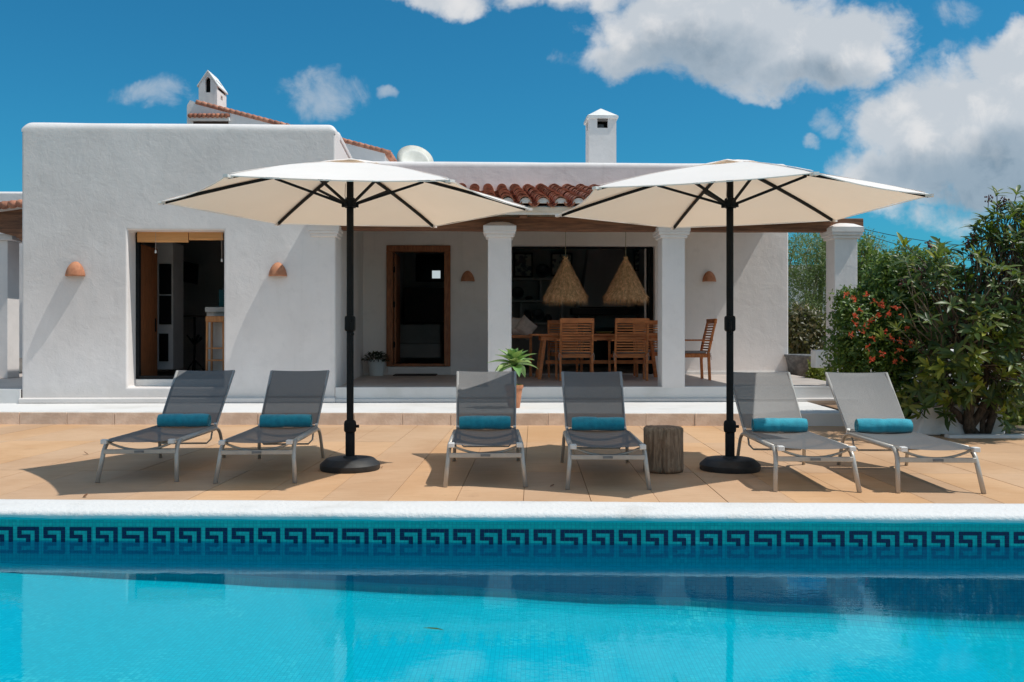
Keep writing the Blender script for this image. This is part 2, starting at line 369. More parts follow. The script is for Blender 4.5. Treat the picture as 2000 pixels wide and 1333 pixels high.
# ------------------------------------------------------------------ pool
E_W = -0.038                                   # water level
PROT = Matrix.Rotation(PH, 4, 'Z')
POOL0 = Vector((0, 4.86, 0))
def pframe(o): o.location = POOL0; o.rotation_euler = (0, 0, PH); return o
def mosaic_mat(name, c1, c2, c3, sc, axes, grout):
    m = bpy.data.materials.new(name); m.use_nodes = True; t = NT(m.node_tree)
    v = t.n('ShaderNodeTexCoord').outputs['Object']; sp = t.n('ShaderNodeSeparateXYZ', inp={0: v}).outputs
    q = t.n('ShaderNodeCombineXYZ', inp={0: sp[axes[0]], 1: sp[axes[1]], 2: 0.0}).outputs[0]
    q2 = t.n('ShaderNodeVectorMath', operation='SCALE', inp={0: q, 'Scale': sc}).outputs[0]
    fl = t.n('ShaderNodeVectorMath', operation='FLOOR', inp={0: q2}).outputs[0]
    wn = t.n('ShaderNodeTexWhiteNoise', noise_dimensions='3D', inp={0: fl}).outputs[0]
    fr = t.n('ShaderNodeVectorMath', operation='FRACTION', inp={0: q2}).outputs[0]; fs = t.n('ShaderNodeSeparateXYZ', inp={0: fr}).outputs
    e = t.m('MINIMUM', t.m('MINIMUM', fs[0], t.m('SUBTRACT', 1.0, fs[0])), t.m('MINIMUM', fs[1], t.m('SUBTRACT', 1.0, fs[1])))
    g = t.m('SUBTRACT', 1.0, t.sstep(e, .03, .09))
    col = t.mix(wn, c1, c2)
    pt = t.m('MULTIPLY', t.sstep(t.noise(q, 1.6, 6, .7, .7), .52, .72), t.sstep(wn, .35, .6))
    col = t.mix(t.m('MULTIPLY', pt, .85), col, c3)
    col = t.mix(g, col, grout)
    b = t.n('ShaderNodeBump', inp={'Strength': .4, 'Distance': .002, 'Height': t.m('SUBTRACT', 1.0, g)})
    p = t.n('ShaderNodeBsdfPrincipled', inp={'Base Color': col, 'Roughness': .5, 'Specular IOR Level': .08, 'Normal': b.outputs[0]})
    t.n('ShaderNodeOutputMaterial', inp={0: p.outputs[0]}); return m
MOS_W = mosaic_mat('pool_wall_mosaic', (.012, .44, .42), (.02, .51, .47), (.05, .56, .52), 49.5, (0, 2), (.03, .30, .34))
MOS_S = mosaic_mat('wall_mosaic_painted_shade', (.006, .25, .40), (.01, .30, .46), (.02, .36, .50), 49.5, (0, 2), (.01, .20, .33))  # copy of the wall mosaic with underwater shade and blue put into its colour
MOS_F = mosaic_mat('pool_floor_mosaic', (.006, .50, .60), (.012, .57, .67), (.22, .68, .72), 49.5, (0, 1), (.01, .42, .56))  # pale patches vary the tiles and paint in caustic mottling
NAVY = mat('navy_mosaic', (.004, .006, .05), (.007, .011, .075), 80, .25)
BAND = mat('cyan_render_band', (.02, .62, .66), (.015, .55, .60), 6, .6, .2, 50, .003)

pf = MB()
nx, ny = 220, 90
YS = [-9 * (1 - j / 90) ** 3 for j in range(91)]
for j in range(ny + 1):
    for i in range(nx + 1):
        X = -11 + 22 * i / nx; Y = YS[j]
        dpt = max(.16, .345 + .057 * X) * (1 + .022 * mnoise.noise(Vector((X * 1.6, 0, 0))) + .010 * mnoise.noise(Vector((X * 5, 1, 0)))); rc = .055 + .012 * max(0, X + 3); q_ = max(0, 1 + Y / rc)
        pf.v.append((X, Y, E_W - dpt + (rc * (1 - math.sqrt(max(0, 1 - min(q_, 1) ** 2))) if q_ > 0 else 0)))
for j in range(ny):
    for i in range(nx): k = j * (nx + 1) + i; pf.f.append((k, k + 1, k + nx + 2, k + nx + 1))
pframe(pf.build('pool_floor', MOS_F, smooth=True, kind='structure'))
pw = MB(); pw.box(-11, 0, E_W - .004, 11, .25, .078); pw.box(-11.2, -9, -1.4, -11, .25, .078); pw.box(11, -9, -1.4, 11.2, .25, .078); pw.box(-11.2, -9.2, -1.4, 11.2, -9, .078)
pool_wall = pframe(pw.build('pool_wall', MOS_W, kind='structure'))
sb = MB(); sb.box(-11, .0, -1.4, 11, .25, E_W - .004); sb.build('submerged_lining', MOS_S, pool_wall)  # lower part of the pool wall, in the copy with painted shade
pb = MB(); pb.box(-11, -.004, .076, 11, .24, .106); pb.build('render_band', BAND, pool_wall)
# greek key figures, each a part; a tile is 20 mm
T = .0202; TC = .0243
keyrows = {0: range(5), 1: (0, 4), 2: (0, 1, 2, 4), 3: (2, 4)}
keyrows7 = {0: range(6), 1: (0, 5), 2: (0, 1, 2, 3, 5), 3: (3, 5)}
def keymesh(rows):
    mb = MB()
    for r, cs in rows.items():
        for c in cs:
            mb.box(c * TC + .0007, -.0022, -(r + 1) * T * 1.04 + .0006, (c + 1) * TC - .0007, .004, -r * T * 1.04 - .0006)
    return mb.mesh('greek_key', NAVY)
km6, km7 = keymesh(keyrows), keymesh(keyrows7)
x = -3.93; i = 0
wide = {2: 1, 3: 1, 8: 1, 15: 1, 16: 1, 24: 1, 31: 1, 32: 1, 33: 1, 40: 1}
x = -3.35
while x < 3.3:
    w = i in wide
    link('greek_key', km7 if w else km6, pool_wall, loc=(x, -.0005, .036))
    x += (8.4 * T if w else 7.2 * T); i += 1
# coping: rounded, hand-trowelled front lip
cp = MB()
prof = [(.30, .0), (.30, .118), (.285, .134), (.22, .137), (.10, .136), (.02, .136), (-.024, .132), (-.043, .120), (-.046, .095), (-.036, .089), (.02, .0905), (.02, .0)]
N = 420; m_ = len(prof)
for i in range(N + 1):
    X = -11 + 22 * i / N
    for k, (y, z) in enumerate(prof):
        dz = .003 * mnoise.noise(Vector((X * 1.3, k * .7, 0))) + .0015 * mnoise.noise(Vector((X * 9, k, 3)))
        dy = .004 * mnoise.noise(Vector((X * 2.1, k * .4, 9))) if y < .05 else 0
        dl = .006 * mnoise.noise(Vector((X * 2.7, 0, 5))) + .0035 * mnoise.noise(Vector((X * 13, 0, 5))) if k in (8, 9, 10) else 0
        cp.v.append((X, y + dy, z + dz * (1 if .1 < z else 0) + dl))
for i in range(N):
    for k in range(m_): a = i * m_ + k; b = i * m_ + (k + 1) % m_; cp.f.append((a, b, b + m_, a + m_))
pframe(cp.build('pool_coping', COPM, smooth=True, kind='structure'))

def water_mat():
    m = bpy.data.materials.new('pool_water'); m.use_nodes = True; t = NT(m.node_tree)
    v = t.n('ShaderNodeTexCoord').outputs['Object']
    st = t.n('ShaderNodeMapping', inp={0: v, 3: (1, 1.5, 1)}).outputs[0]
    h = t.m('ADD', t.m('MULTIPLY', t.noise(st, 1.3, 2, .5, .3), 1.0), t.m('MULTIPLY', t.noise(st, 7.5, 3, .5, .4), .13))
    h = t.m('ADD', h, t.m('MULTIPLY', t.noise(st, 24, 3, .55, .5), .09))
    amp = t.m('ADD', .35, t.m('MULTIPLY', t.sstep(t.noise(v, .5, 2), .35, .65), .65))
    b = t.n('ShaderNodeBump', inp={'Strength': amp, 'Distance': .0021, 'Height': h})
    fr = t.n('ShaderNodeFresnel', inp={0: 1.33, 'Normal': b.outputs[0]})
    gl = t.n('ShaderNodeBsdfGlossy', inp={'Roughness': .008, 'Color': (.52, .90, 1.0, 1), 'Normal': b.outputs[0]})
    tr = t.n('ShaderNodeBsdfTransparent', inp={0: (.36, .91, .97, 1)})
    mx = t.n('ShaderNodeMixShader', inp={0: fr.outputs[0], 1: tr.outputs[0], 2: gl.outputs[0]})
    t.n('ShaderNodeOutputMaterial', inp={0: mx.outputs[0]}); return m
wt = MB(); wt.add([(-11, -9, E_W), (11, -9, E_W), (11, 0, E_W), (-11, 0, E_W)], [(0, 1, 2, 3)])
pframe(wt.build('water', water_mat(), kind='structure'))
# ------------------------------------------------------------------ ground and deck
gd = MB(); gd.box(-900, 5.4, -.4, 900, 2500, -.06); gd.build('ground', GROUND, kind='structure')
db = MB(); db.box(-11, .28, -.3, 11, 14, -.008); deck = pframe(db.build('deck', mat('deck_joint', (.27, .165, .095), None, rough=.95), kind='structure'))
jm = MB(); SW = .445; jm.box(.0022, .0006, -.02, SW - .0022, 1.9994, 0); jmesh = jm.mesh('deck_slab', CONC)
for r_ in range(3):
    for c_ in range(-19, 20):
        o = link('deck_slab', jmesh, deck, bevel=0, loc=(c_ * SW + .05, .29 + r_ * 2.0, random.uniform(-.0012, .0012)))

# ------------------------------------------------------------------ ledge, curb stones, porch slab
ZL = .156; ZP = .364; BB = 4.17
ZLT = ZL
lf = MB()
c = lambda px, D, z: U(px, 0, D)
def dL(X): return 10.89 - .024 * X          # front edge of the ledge
poly = [(-9, dL(-9)), (4.05, dL(4.05)), (4.2, 12.9), (-9, 12.9)]
lf.slab(poly, -.05, ZL)
lf.build('ledge', LEDGE, kind='structure', bevel=.012)
curb = thing('curb', 'tan stone curb along the front of the white ledge', 'curb')
X = -9.0; k = 0
while X < 3.05:
    L = .59; x1 = min(X + L - .006, 3.1); y = dL(X) - .022
    mb = MB(); mb.box(0, 0, -.02, x1 - X, .02, ZL - .008)
    o = mb.build('curb_stone', STONE, curb, bevel=.004); o.location = (X, y + random.uniform(-.002, .002), random.uniform(-.002, .002)); o.rotation_euler = (0, 0, -.024)
    X += L

# ------------------------------------------------------------------ the house (local frame a, b, z)
house = thing('house', 'long whitewashed villa with flat parapets, open porch and tiled eave behind the loungers', 'house', hw(0, 0, 0), TH)
A1 = ha(42); A2 = ha(655)
Z1 = hz(239, 350) - .12
xs = [A1, ha(249), ha(437), A2]; zs = [ZL, hz(757, 300), hz(449.5, 300), Z1]
# left block: front wall with the window opening
wl = cells(xs, zs, {(1, 1)}, 0, .42)
def rough_plane(mb): return mb
wl.build('wall', PLA, house, bevel=.03, seg=4)
def roundcap(a0, a1, b0, b1, z0, z1, r_, name, par, amp=.006):
    m = MB(); prof = [(b0, z0)] + [(b0 + r_ - r_ * math.cos(t), z1 - r_ + r_ * math.sin(t)) for t in [math.pi / 2 * i / 7 for i in range(8)]] + [(b1 - r_ + r_ * math.sin(t), z1 - r_ + r_ * math.cos(t)) for t in [math.pi / 2 * i / 5 for i in range(6)]] + [(b1, z0)]
    xs_ = [a0 + r_ * (1 - math.cos(math.pi / 2 * i / 6)) for i in range(7)] + [a0 + r_ + (a1 - a0 - 2 * r_) * i / 60 for i in range(1, 60)] + [a1 - r_ * (1 - math.sin(math.pi / 2 * i / 6)) for i in range(7)]
    np_ = len(prof)
    for x_ in xs_:
        e = min(x_ - a0, a1 - x_); f = 1 if e >= r_ else math.sqrt(max(0, 1 - ((r_ - e) / r_) ** 2))
        for k, (y_, z_) in enumerate(prof):
            zz = z_ if z_ < z1 - r_ else z1 - r_ + (z_ - z1 + r_) * f
            w = mnoise.noise(Vector((x_ * 1.1, k * .25, 2))) * amp if z_ > z1 - r_ * .7 else 0
            m.v.append((x_, y_, zz + w))
    for i in range(len(xs_) - 1):
        for k in range(np_ - 1): a = i * np_ + k; m.f.append((a, a + 1, a + np_ + 1, a + np_))
    m.f.append(tuple(range(np_))); m.f.append(tuple(reversed(range((len(xs_) - 1) * np_, len(xs_) * np_))))
    return m.build(name, PLA, par, angle=60)
bx = ha(708, BB)                                   # the return wall of the porch drifts left
sw = MB(); sw.slab([(A2 - .3, .40), (A2, .40), (bx, BB + .3), (bx - .3, BB + .3)], ZL, Z1 - .02)
sw.slab([(A1, .40), (A1 + .3, .40), (A1 + .3, 9), (A1, 9)], ZL, Z1 - .02)
sw.slab([(bx - .3, BB + .3), (bx, BB + .3), (bx + .2, 9), (bx - .1, 9)], ZL, Z1 - .02)
sw.build('side_wall', PLA, house, bevel=.05, seg=3)
sw = MB(); sw.slab([(A2 - .3, .40), (A2, .40), (bx, BB + .3), (bx + .2, 9), (bx - .1, 9), (bx - .3, BB + .3)], Z1 - .03, Z1 + .105)
sw.slab([(A1, .40), (A1 + .3, .40), (A1 + .3, 9), (A1, 9)], Z1 - .03, Z1 + .105)
sw.build('side_parapet', PLA, house, bevel=.05, seg=3)
roundcap(A1, A2, 0, .42, Z1 - .03, Z1 + .12, .11, 'parapet', house)
cr = MB(); cr.slab([(A1 + .3, .4), (A2 - .3, .4), (bx - .3, 9), (A1 + .3, 9)], 3.35, 3.5); cr.build('flat_roof', GREYW, house)
pl = MB(); pl.slab([(A1 - .02, -.07), (A2 + .01, -.07), (A2 + .01, .02), (A1 - .02, .02)], ZL, hz(777, 300)); pl.build('plinth', PLA, house, bevel=.02)
sl = MB(); sl.box(ha(249) + .0, .27, hz(757, 300), ha(437), .42, hz(741, 350, .28)); sl.build('window_sill', SMOOTHW, house, bevel=.01)
# porch slab and its sides
ps = MB(); AR = ha(1680)
ps.slab([(A2, .004), (AR, .004), (AR, .5), (ha(1545, BB), BB + .2), (bx - .05, BB + .2)], ZL - .05, ZP)
ps.build('porch_floor', FLOORM, house)
pr = MB(); pr.box(A2, 0, ZL - .02, AR + .003, .003, ZP - .002); pr.box(A2, -.001, ZP - .02, AR + .003, .16, ZP + .003)
pr.build('porch_edge', LEDGE, house)
pq = MB(); pq.box(A2, -.05, ZL, AR, .0, ZL + .052); pq.build('porch_plinth', PLA, house, bevel=.018, seg=3)
rt = MB(); 
# back wall of the porch (door and big opening), its upper part is the parapet
Z2 = hz(314, 760, BB) - .10
a_r = ha(1540, BB)
xs = [bx - .02, ha(763, BB), ha(872, BB), ha(1000, BB), ha(1278, BB), a_r]
zd0, zd1 = hz(716, 820, BB), hz(485, 820, BB)
zo1 = hz(481, 1140, BB)
zs = [ZP - .05, ZP + .002, zd0, zd1, zo1, Z2]
if zo1 < zd1: zs = [ZP - .05, ZP + .002, zd0, zo1, zd1, Z2]
def jz(z): return zs.index(z)
skip = set()
for j in range(len(zs) - 1):
    zm = (zs[j] + zs[j + 1]) / 2
    if zd0 < zm < zd1: skip.add((1, j))
    if ZP < zm < zo1: skip.add((3, j))
bw = cells(xs, zs, skip, BB, BB + .35); bw.build('back_wall', PLAP, house, bevel=.03, seg=3)
# rounded parapet roll on the porch building
roundcap(bx - .02, a_r, BB, BB + .35, Z2 - .03, Z2 + .10, .10, 'parapet', house)
# flat roof and far wall of porch building
fr = MB(); fr.box(bx, BB + .35, 3.5, a_r, 12, 3.62); fr.box(a_r - .3, BB + .35, -.05, a_r - .003, 12, Z2 - .05); fr.box(bx, 11.7, 0, a_r - .3, 12, Z2 - .1)
fr.build('rear_walls', PLAP, house)
for q_ in ((ha(1282, BB), a_r + .004, .06), (bx, ha(757, BB), .03)): sk = MB(); sk.box(q_[0], BB - .015, ZP, q_[1], BB, ZP + q_[2]); sk.build('skirting', SMOOTHW, house, bevel=.006)
ds = MB(); ds.box(ha(757, BB), BB - .03, ZP, ha(880, BB), BB + .3, hz(717, 820, BB)); ds.build('door_step', LEDGE, house, bevel=.008)

# columns
def column(pl, pr, b0=-.002, dep=.33, zb=ZP - .02, ztop=None, par=house):
    a0, a1 = ha(pl, 0), ha(pr, 0); zc = 2.63
    m = MB(); m.box(a0, b0, zb, a1, b0 + dep, zc - .15)
    col = m.build('column', PLA, par, bevel=.012, seg=2)
    cx = (a0 + a1) / 2; hwid = (a1 - a0) / 2; cy = b0 + dep / 2; hd_ = dep / 2
    m = MB()
    for e, z0, z1 in ((.03, zc - .16, zc - .115), (.055, zc - .115, zc - .075), (.066, zc - .075, zc)):
        m.box(cx - hwid - e, cy - hd_ - e, z0, cx + hwid + e, cy + hd_ + e, z1)
    m2 = MB(); e = .066
    b = [(cx - hwid - e, cy - hd_ - e), (cx + hwid + e, cy - hd_ - e), (cx + hwid + e, cy + hd_ + e), (cx - hwid - e, cy + hd_ + e)]
    mid = [(cx + (x - cx) * .55, cy + (y - cy) * .55) for x, y in b]
    m.add([(x, y, zc) for x, y in b] + [(x, y, zc + .055) for x, y in mid] + [(cx, cy, zc + .085)],
          [(0, 1, 5, 4), (1, 2, 6, 5), (2, 3, 7, 6), (3, 0, 4, 7), (4, 5, 8), (5, 6, 8), (6, 7, 8), (7, 4, 8)])
    m.build('capital', PLA, col, bevel=.008)
    return col
column(953, 999); column(1293, 1338)
c3 = column(1630, 1675)
# the shallow pilaster head on the left block
m = MB(); pa0, pa1 = ha(612), A2
for e, z0, z1 in ((.03, 2.47, 2.51), (.05, 2.51, 2.55), (.062, 2.55, 2.625)):
    m.box(pa0 - e, -e, z0, pa1 + e, .33, z1)
m.build('pilaster_head', PLA, house, bevel=.008)

# beam and porch roof
ZB0, ZB1 = 2.585, 2.775
m = MB(); nseg = 30; a0, a1 = A2 + .0, ha(1694)
for i in range(nseg + 1):
    a = a0 + (a1 - a0) * i / nseg; w = .008 * mnoise.noise(Vector((a * 1.4, 0, 0)))
    for y, z in ((.12, ZB0), (.31, ZB0), (.31, ZB1), (.12, ZB1)): m.v.append((a, y + w, z + w))
for i in range(nseg):
    for k in range(4): p_ = i * 4 + k; q_ = i * 4 + (k + 1) % 4; m.f.append((p_, q_, q_ + 4, p_ + 4))
m.f += [(3, 2, 1, 0), tuple(nseg * 4 + k for k in range(4))]
m.build('beam', BEAMW, house, bevel=.012)
roof = MB()
BE = -.36; ZE = 2.865; ZR = hz(372, 1060, BB)             # eave, ridge line at the wall
sl_ = (ZR - ZE) / (BB - BE)
ae1 = ha(1543, BB) - .1; af = ha(1655, BE)
roof.add([(A2 + .0, BE, ZE - .02), (af, BE, ZE - .02), (ae1, BB, ZR - .02), (bx, BB, ZR - .02),
          (A2 + .0, BE, ZE - .075), (af, BE, ZE - .075), (ae1, BB, ZR - .075), (bx, BB, ZR - .075)],
         [(0, 1, 2, 3), (7, 6, 5, 4), (0, 4, 5, 1), (1, 5, 6, 2), (2, 6, 7, 3), (3, 7, 4, 0)])
AL = ha(612, 0)
roof.slab([(AL, BE), (A2, BE), (A2, -.002), (AL, -.002)], ZE - .075, ZE - .02)
proof = roof.build('porch_roof', mat('cream_boards', (.78, .65, .52), (.68, .56, .44), 4, .85), house)
m = MB(); m.box(AL, BE + .05, ZE - .115, af, BE + .075, ZE + .0); m.build('fascia', SMOOTHW, proof)
m = MB(); m.box(A2, .20, ZB1 - .02, ha(1640, .2), .23, ZE + .06); m.build('beam_infill', mat('cream_infill', (.55, .48, .40), (.48, .42, .34), 4, .85), proof)
rafts = [1021, 1112, 1230, 1350, 1470, 930, 830, 740]
for px in rafts:
    a = ha(px, 0); m = MB()
    m.add([(a - .05, BE + .10, ZE - .155), (a + .05, BE + .10, ZE - .155), (a + .05, BB, ZR - .2), (a - .05, BB, ZR - .2),
           (a - .05, BE + .10, ZE - .08), (a + .05, BE + .10, ZE - .08), (a + .05, BB, ZR - .08), (a - .05, BB, ZR - .08)],
          [(3, 2, 1, 0), (4, 5, 6, 7), (0, 1, 5, 4), (1, 2, 6, 5), (2, 3, 7, 6), (3, 0, 4, 7)])
    m.build('rafter', BEAMW, proof)
# barrel tiles
def tile_mesh(flip, nm):
    mb = MB(); L = .40; n = 8; r0, r1 = (.088, .072) if not flip else (.075, .09); th = .012
    for y, r in ((0, r0), (L, r1)):
        for rr in (r, r - th):
            for j in range(n + 1):
                t = math.pi * j / n
                z = rr * math.sin(t) * .92; x = rr * math.cos(t)
                mb.v.append((x, y, -z if flip else z))
    m = n + 1
    for j in range(n):
        a = j; mb.f.append((a, a + 1, 2 * m + a + 1, 2 * m + a)); mb.f.append((m + a, 3 * m + a, 3 * m + a + 1, m + a + 1))
        mb.f.append((a, m + a, m + a + 1, a + 1)); mb.f.append((2 * m + a, 2 * m + a + 1, 3 * m + a + 1, 3 * m + a))
    mb.f.append((0, 2 * m, 3 * m, m)); mb.f.append((n, m + n, 3 * m + n, 2 * m + n))
    return mb
tm = tile_mesh(False, 't'); tme = tm.mesh('roof_tile', TILE, smooth=False, angle=50)
ch = tile_mesh(True, 'c')
pitch = math.atan(sl_)
PT = .242; NR = 15; exps = (BB - BE) / NR
others = MB(); chans = MB(); plugs = MB()
a = ha(1009, -.3) - .5 * PT - 15 * PT; kk = 0
while a < ae1 - .05:
    if a > AL + .05:
        for r_ in range(NR):
            if a < A2 + .05 and r_ > 0: continue
            if a + .1 > af + (ae1 - af) * r_ / NR: continue
            yy = BE - .04 + r_ * exps; zz = ZE + (yy - BE) * sl_ + .055
            jx, jz_ = random.uniform(-.008, .008), random.uniform(-.004, .006)
            rot = Euler((pitch - .035, random.uniform(-.03, .03), random.uniform(-.03, .03)))
            px = CX + F * hw(a, yy, 0).x / hw(a, yy, 0).y
            if 925 < px < 1290: link('roof_tile', tme, proof, loc=(a + jx, yy, zz + jz_), rot=rot)
            else:
                M = Matrix.Translation((a + jx, yy, zz + jz_)) @ rot.to_matrix().to_4x4(); others.add([M @ Vector(v) for v in tm.v], tm.f)
            M = Matrix.Translation((a + PT / 2 + jx, yy, zz - .0)) @ Euler((pitch - .035, 0, 0)).to_matrix().to_4x4()
            chans.add([M @ Vector(v) for v in ch.v], ch.f)
        pts = [(a + .082 * math.cos(t), ZE + .04 + .072 * math.sin(t)) for t in [math.pi * i / 8 for i in range(9)]] + [(a - .12, ZE - .02), (a + .12, ZE - .02)]
        if a < af - .1: plugs.prism([(a + .082 * math.cos(math.pi * i / 8), ZE + .035 + .07 * math.sin(math.pi * i / 8)) for i in range(9)], BE - .015, BE + .05)
    a += PT; kk += 1
others.build('outer_roof_tiles', TILE, proof, kind='stuff', angle=50)
chans.build('channel_tiles', TILE, proof, kind='stuff', angle=50)
plugs.build('mortar_plugs', SMOOTHW, proof, kind='stuff')

# entrance door
dr = MB(); fx0, fx1 = ha(755, BB), ha(880, BB); fz = hz(480, 820, BB)
door = MB(); tw = .12
door.box(fx0, BB - .05, zd0 + .0, fx0 + tw, BB + .12, fz - tw); door.box(fx1 - tw, BB - .05, zd0, fx1, BB + .12, fz - tw); door.box(fx0, BB - .05, fz - tw, fx1, BB + .12, fz)
door.box(fx0 + tw, BB - .02, zd0, fx1 - tw, BB + .1, zd0 + .05)
dobj = door.build('door_frame', DOORW, house, bevel=.012)
m = MB(); m.box(fx0 + tw + .012, BB + .08, zd0 + .06, fx0 + tw + .05, BB + .9, fz - tw - .02); m.build('door_leaf', DOORW, house, bevel=.005)
m = MB()
for z in (zd0 + .35, zd0 + 1.1, fz - .5): m.box(fx0 + tw - .004, BB + .02, z, fx0 + tw + .03, BB + .07, z + .11)
m.build('hinge', BLACKM, dobj)

# rooms
def room(a0, a1, b0, b1, z0, z1):
    m = MB(); m.box(a0 - .1, b0, z0 - .1, a0, b1, z1); m.box(a1, b0, z0 - .1, a1 + .1, b1, z1); m.box(a0 - .1, b1, z0 - .1, a1 + .1, b1 + .1, z1); m.box(a0 - .1, b0, z1, a1 + .1, b1 + .1, z1 + .1)
    m.build('interior_wall', INW, house)
    m = MB(); m.box(a0, b0 + .0, z0 - .06, a1, b1, z0); m.build('interior_floor', INF, house)
room(A1 + .35, A2 - .75, .43, 5.5, ZP + .06, 3.2)
room(ha(735, BB) + .05, ha(945, BB), BB + .36, 9.5, ZP + .02, 3.3)
room(ha(945, BB) + .25, ha(1330, BB), BB + .36, 9.0, ZP + .004, 3.3)
# left window: dark frame, blinds, things inside
wb = .29
m = MB(); w0, w1 = ha(265, wb), ha(437.5, 0) + .03; z0 = hz(740, 350, wb); z1 = hz(450.5, 350, wb) + .03
for bx0, bx1, bz0, bz1 in ((w0, w0 + .045, z0, z1), (w1 - .045, w1, z0, z1), (w0, w1, z1 - .05, z1), (w0, w1, z0, z0 + .04)):
    m.box(bx0, wb, bz0, bx1, wb + .08, bz1)
m.build('window_frame', BLACKM, house)
def blind(p0, p1, pb, lab, cordx, cordz):
    t_ = thing('roller_blind', lab, 'blind', hw(ha((p0 + p1) / 2, .25), .30, 0), TH, 'bamboo blinds in the left doorway')
    w = (ha(p1, .25) - ha(p0, .25)) / 2; zt = hz(452, 350, .25); zb = hz(pb, 350, .25)
    m = MB(); n = 12
    for i in range(n):
        z = zb + (zt - zb) * i / n; yy = -.012 * math.sin(math.pi * (i + .5) / n)
        m.box(-w, -.045 + yy, z + .0015, w, -.02 + yy, z + (zt - zb) / n - .001)
    m.build('slats', BAMBOO, t_, kind='stuff')
    m = MB(); m.tube([(-w, -.03, zb + .012), (w, -.03, zb + .012)], .018, 10); m.build('bottom_roll', BAMBOO, t_, smooth=True)
    m = MB(); m.tube([(cordx, -.075, zt), (cordx, -.075, cordz)], .003, 5); cd = m.build('pull_cord', CREAM, t_)
    m = MB(); m.lathe([(0, -.05), (.014, -.045), (.011, -.015), (.004, 0)], 10, (cordx, -.075, cordz)); m.build('cord_knob', WCAP, cd, smooth=True)
blind(268, 367.5, 473, 'wider rolled bamboo blind at the left of the dark doorway', ha(303, .2) - ha(318, .25), hz(488, 310, .2))
blind(369, 435.5, 468.5, 'narrower rolled bamboo blind at the right of the dark doorway', ha(432, .2) - ha(402, .25), hz(505, 430, .2))
# wooden door leaf of vertical boards, standing open in the room
lp = hw(ha(268, .5), .5, 0)
leafd = thing('open_door', 'brown boarded wooden door standing open inside the left doorway', 'door', lp, TH)
A_, B_ = Vector((0, 0)), Vector((ha(305, 1.25) - ha(268, .5), .75)); nb = 6
zb_, zt_ = ZP + .1, hz(478, 290, .6)
for i in range(nb):
    p, q = A_.lerp(B_, i / nb), A_.lerp(B_, (i + .96) / nb)
    m = MB(); m.bar((p.x, p.y, (zb_ + zt_) / 2), (q.x, q.y, (zb_ + zt_) / 2), .04, zt_ - zb_); m.build('board', DOORW, leafd)
m = MB(); q = A_.lerp(B_, .93); m.box(q.x - .01, q.y - .06, 1.15, q.x + .03, q.y - .02, 1.35); m.build('handle', BLACKM, leafd)
def atbox(px0, py0, px1, py1, b, dep, M_, name, par=None, lab=None, cat=None, grp=None):
    a0, a1 = ha(px0, b), ha(px1, b); z1_, z0_ = hz(py0, px0, b), hz(py1, px0, b)
    m = MB()
    if par is house: m.box(a0, b, z0_, a1, b + dep, z1_); return m.build(name, M_, par)
    m.box(0, 0, 0, a1 - a0, dep, z1_ - z0_)
    o = m.build(name, M_, None, bevel=.006); o.location = hw(a0, b, z0_); o.rotation_euler = (0, 0, TH)
    tag(o, lab, cat, grp); return o
# oven cupboard wall with dark panels
cup = thing('wall_cupboard', 'white cupboard with tall dark glass panels beside the open brown door', 'cupboard', (0, 0, 0))
def loc_box(par, px0, py0, px1, py1, b, dep, M_, name, bev=0):
    a0, a1 = ha(px0, b), ha(px1, b); z1_, z0_ = hz(py0, px0, b), hz(py1, px0, b); m = MB(); m.box(a0, b, z0_, a1, b + dep, z1_); return m.build(name, M_, par, bevel=bev)
cup.location = hw(0, 0, 0); cup.rotation_euler = (0, 0, TH)
loc_box(cup, 305, 474, 338, 722, 2.0, .5, GREYW, 'carcass')
loc_box(cup, 311, 516, 334, 575, 1.97, .03, BLACKG, 'glass_panel'); loc_box(cup, 311, 578, 334, 634, 1.97, .03, BLACKG, 'glass_panel')
loc_box(cup, 311, 652, 328, 706, 1.97, .03, BLACKG, 'glass_panel')
tv = thing('television', 'black flat television tilted on the dark wall inside the left doorway', 'television', hw(0, 0, 0), TH)
m = MB(); m.add([tuple((ha(px, b), b, hz(py, px, b))) for px, py, b in ((353, 509, 4.4), (386, 516, 4.7), (384, 556, 4.7), (351, 549, 4.4))] + [tuple((ha(px, b), b + .06, hz(py, px, b))) for px, py, b in ((353, 509, 4.4), (386, 516, 4.7), (384, 556, 4.7), (351, 549, 4.4))],
      [(3, 2, 1, 0), (4, 5, 6, 7), (0, 1, 5, 4), (1, 2, 6, 5), (2, 3, 7, 6), (3, 0, 4, 7)]); m.build('screen', BLACKG, tv)
loc_box(tv, 340, 525, 354, 536, 4.6, .25, BLACKM, 'bracket')
bar_ = thing('bar_counter', 'white bar counter with an overhanging top inside the left doorway', 'counter', hw(0, 0, 0), TH)
cnt = mat('counter_paint', (.62, .60, .58), (.55, .54, .52), 3, .8)
loc_box(bar_, 404, 610, 450, 725, 1.15, .25, cnt, 'counter_base'); loc_box(bar_, 400, 600, 452, 610, 1.08, .45, cnt, 'counter_top', .01)
st = thing('bar_stool', 'orange wooden ladder-sided stool in front of the white bar counter', 'stool', hw(ha(425, .95), .95, ZP + .06), TH)
ORW = mat('orange_pine', (.55, .25, .09), (.42, .17, .06), 5, .5, stretch=(6, 6, 1))
zs_ = hz(618, 420, .95) - ZP - .06; zsb = zs_ - .09
for x_ in (-.125, .125):
    for y_ in (-.12, .12): m = MB(); m.bar((x_, y_, 0), (x_ * .95, y_ * .95, zsb), .028); m.build('leg', ORW, st)
for z_ in (.12, .30, .48): 
    for y_ in (-.12, .12): m = MB(); m.bar((-.125, y_, z_), (.125, y_, z_), .02); m.build('rung', ORW, st)
m = MB(); m.box(-.14, -.14, zsb, .14, .14, zs_); m.build('seat', ORW, st, bevel=.012)
m = MB(); 
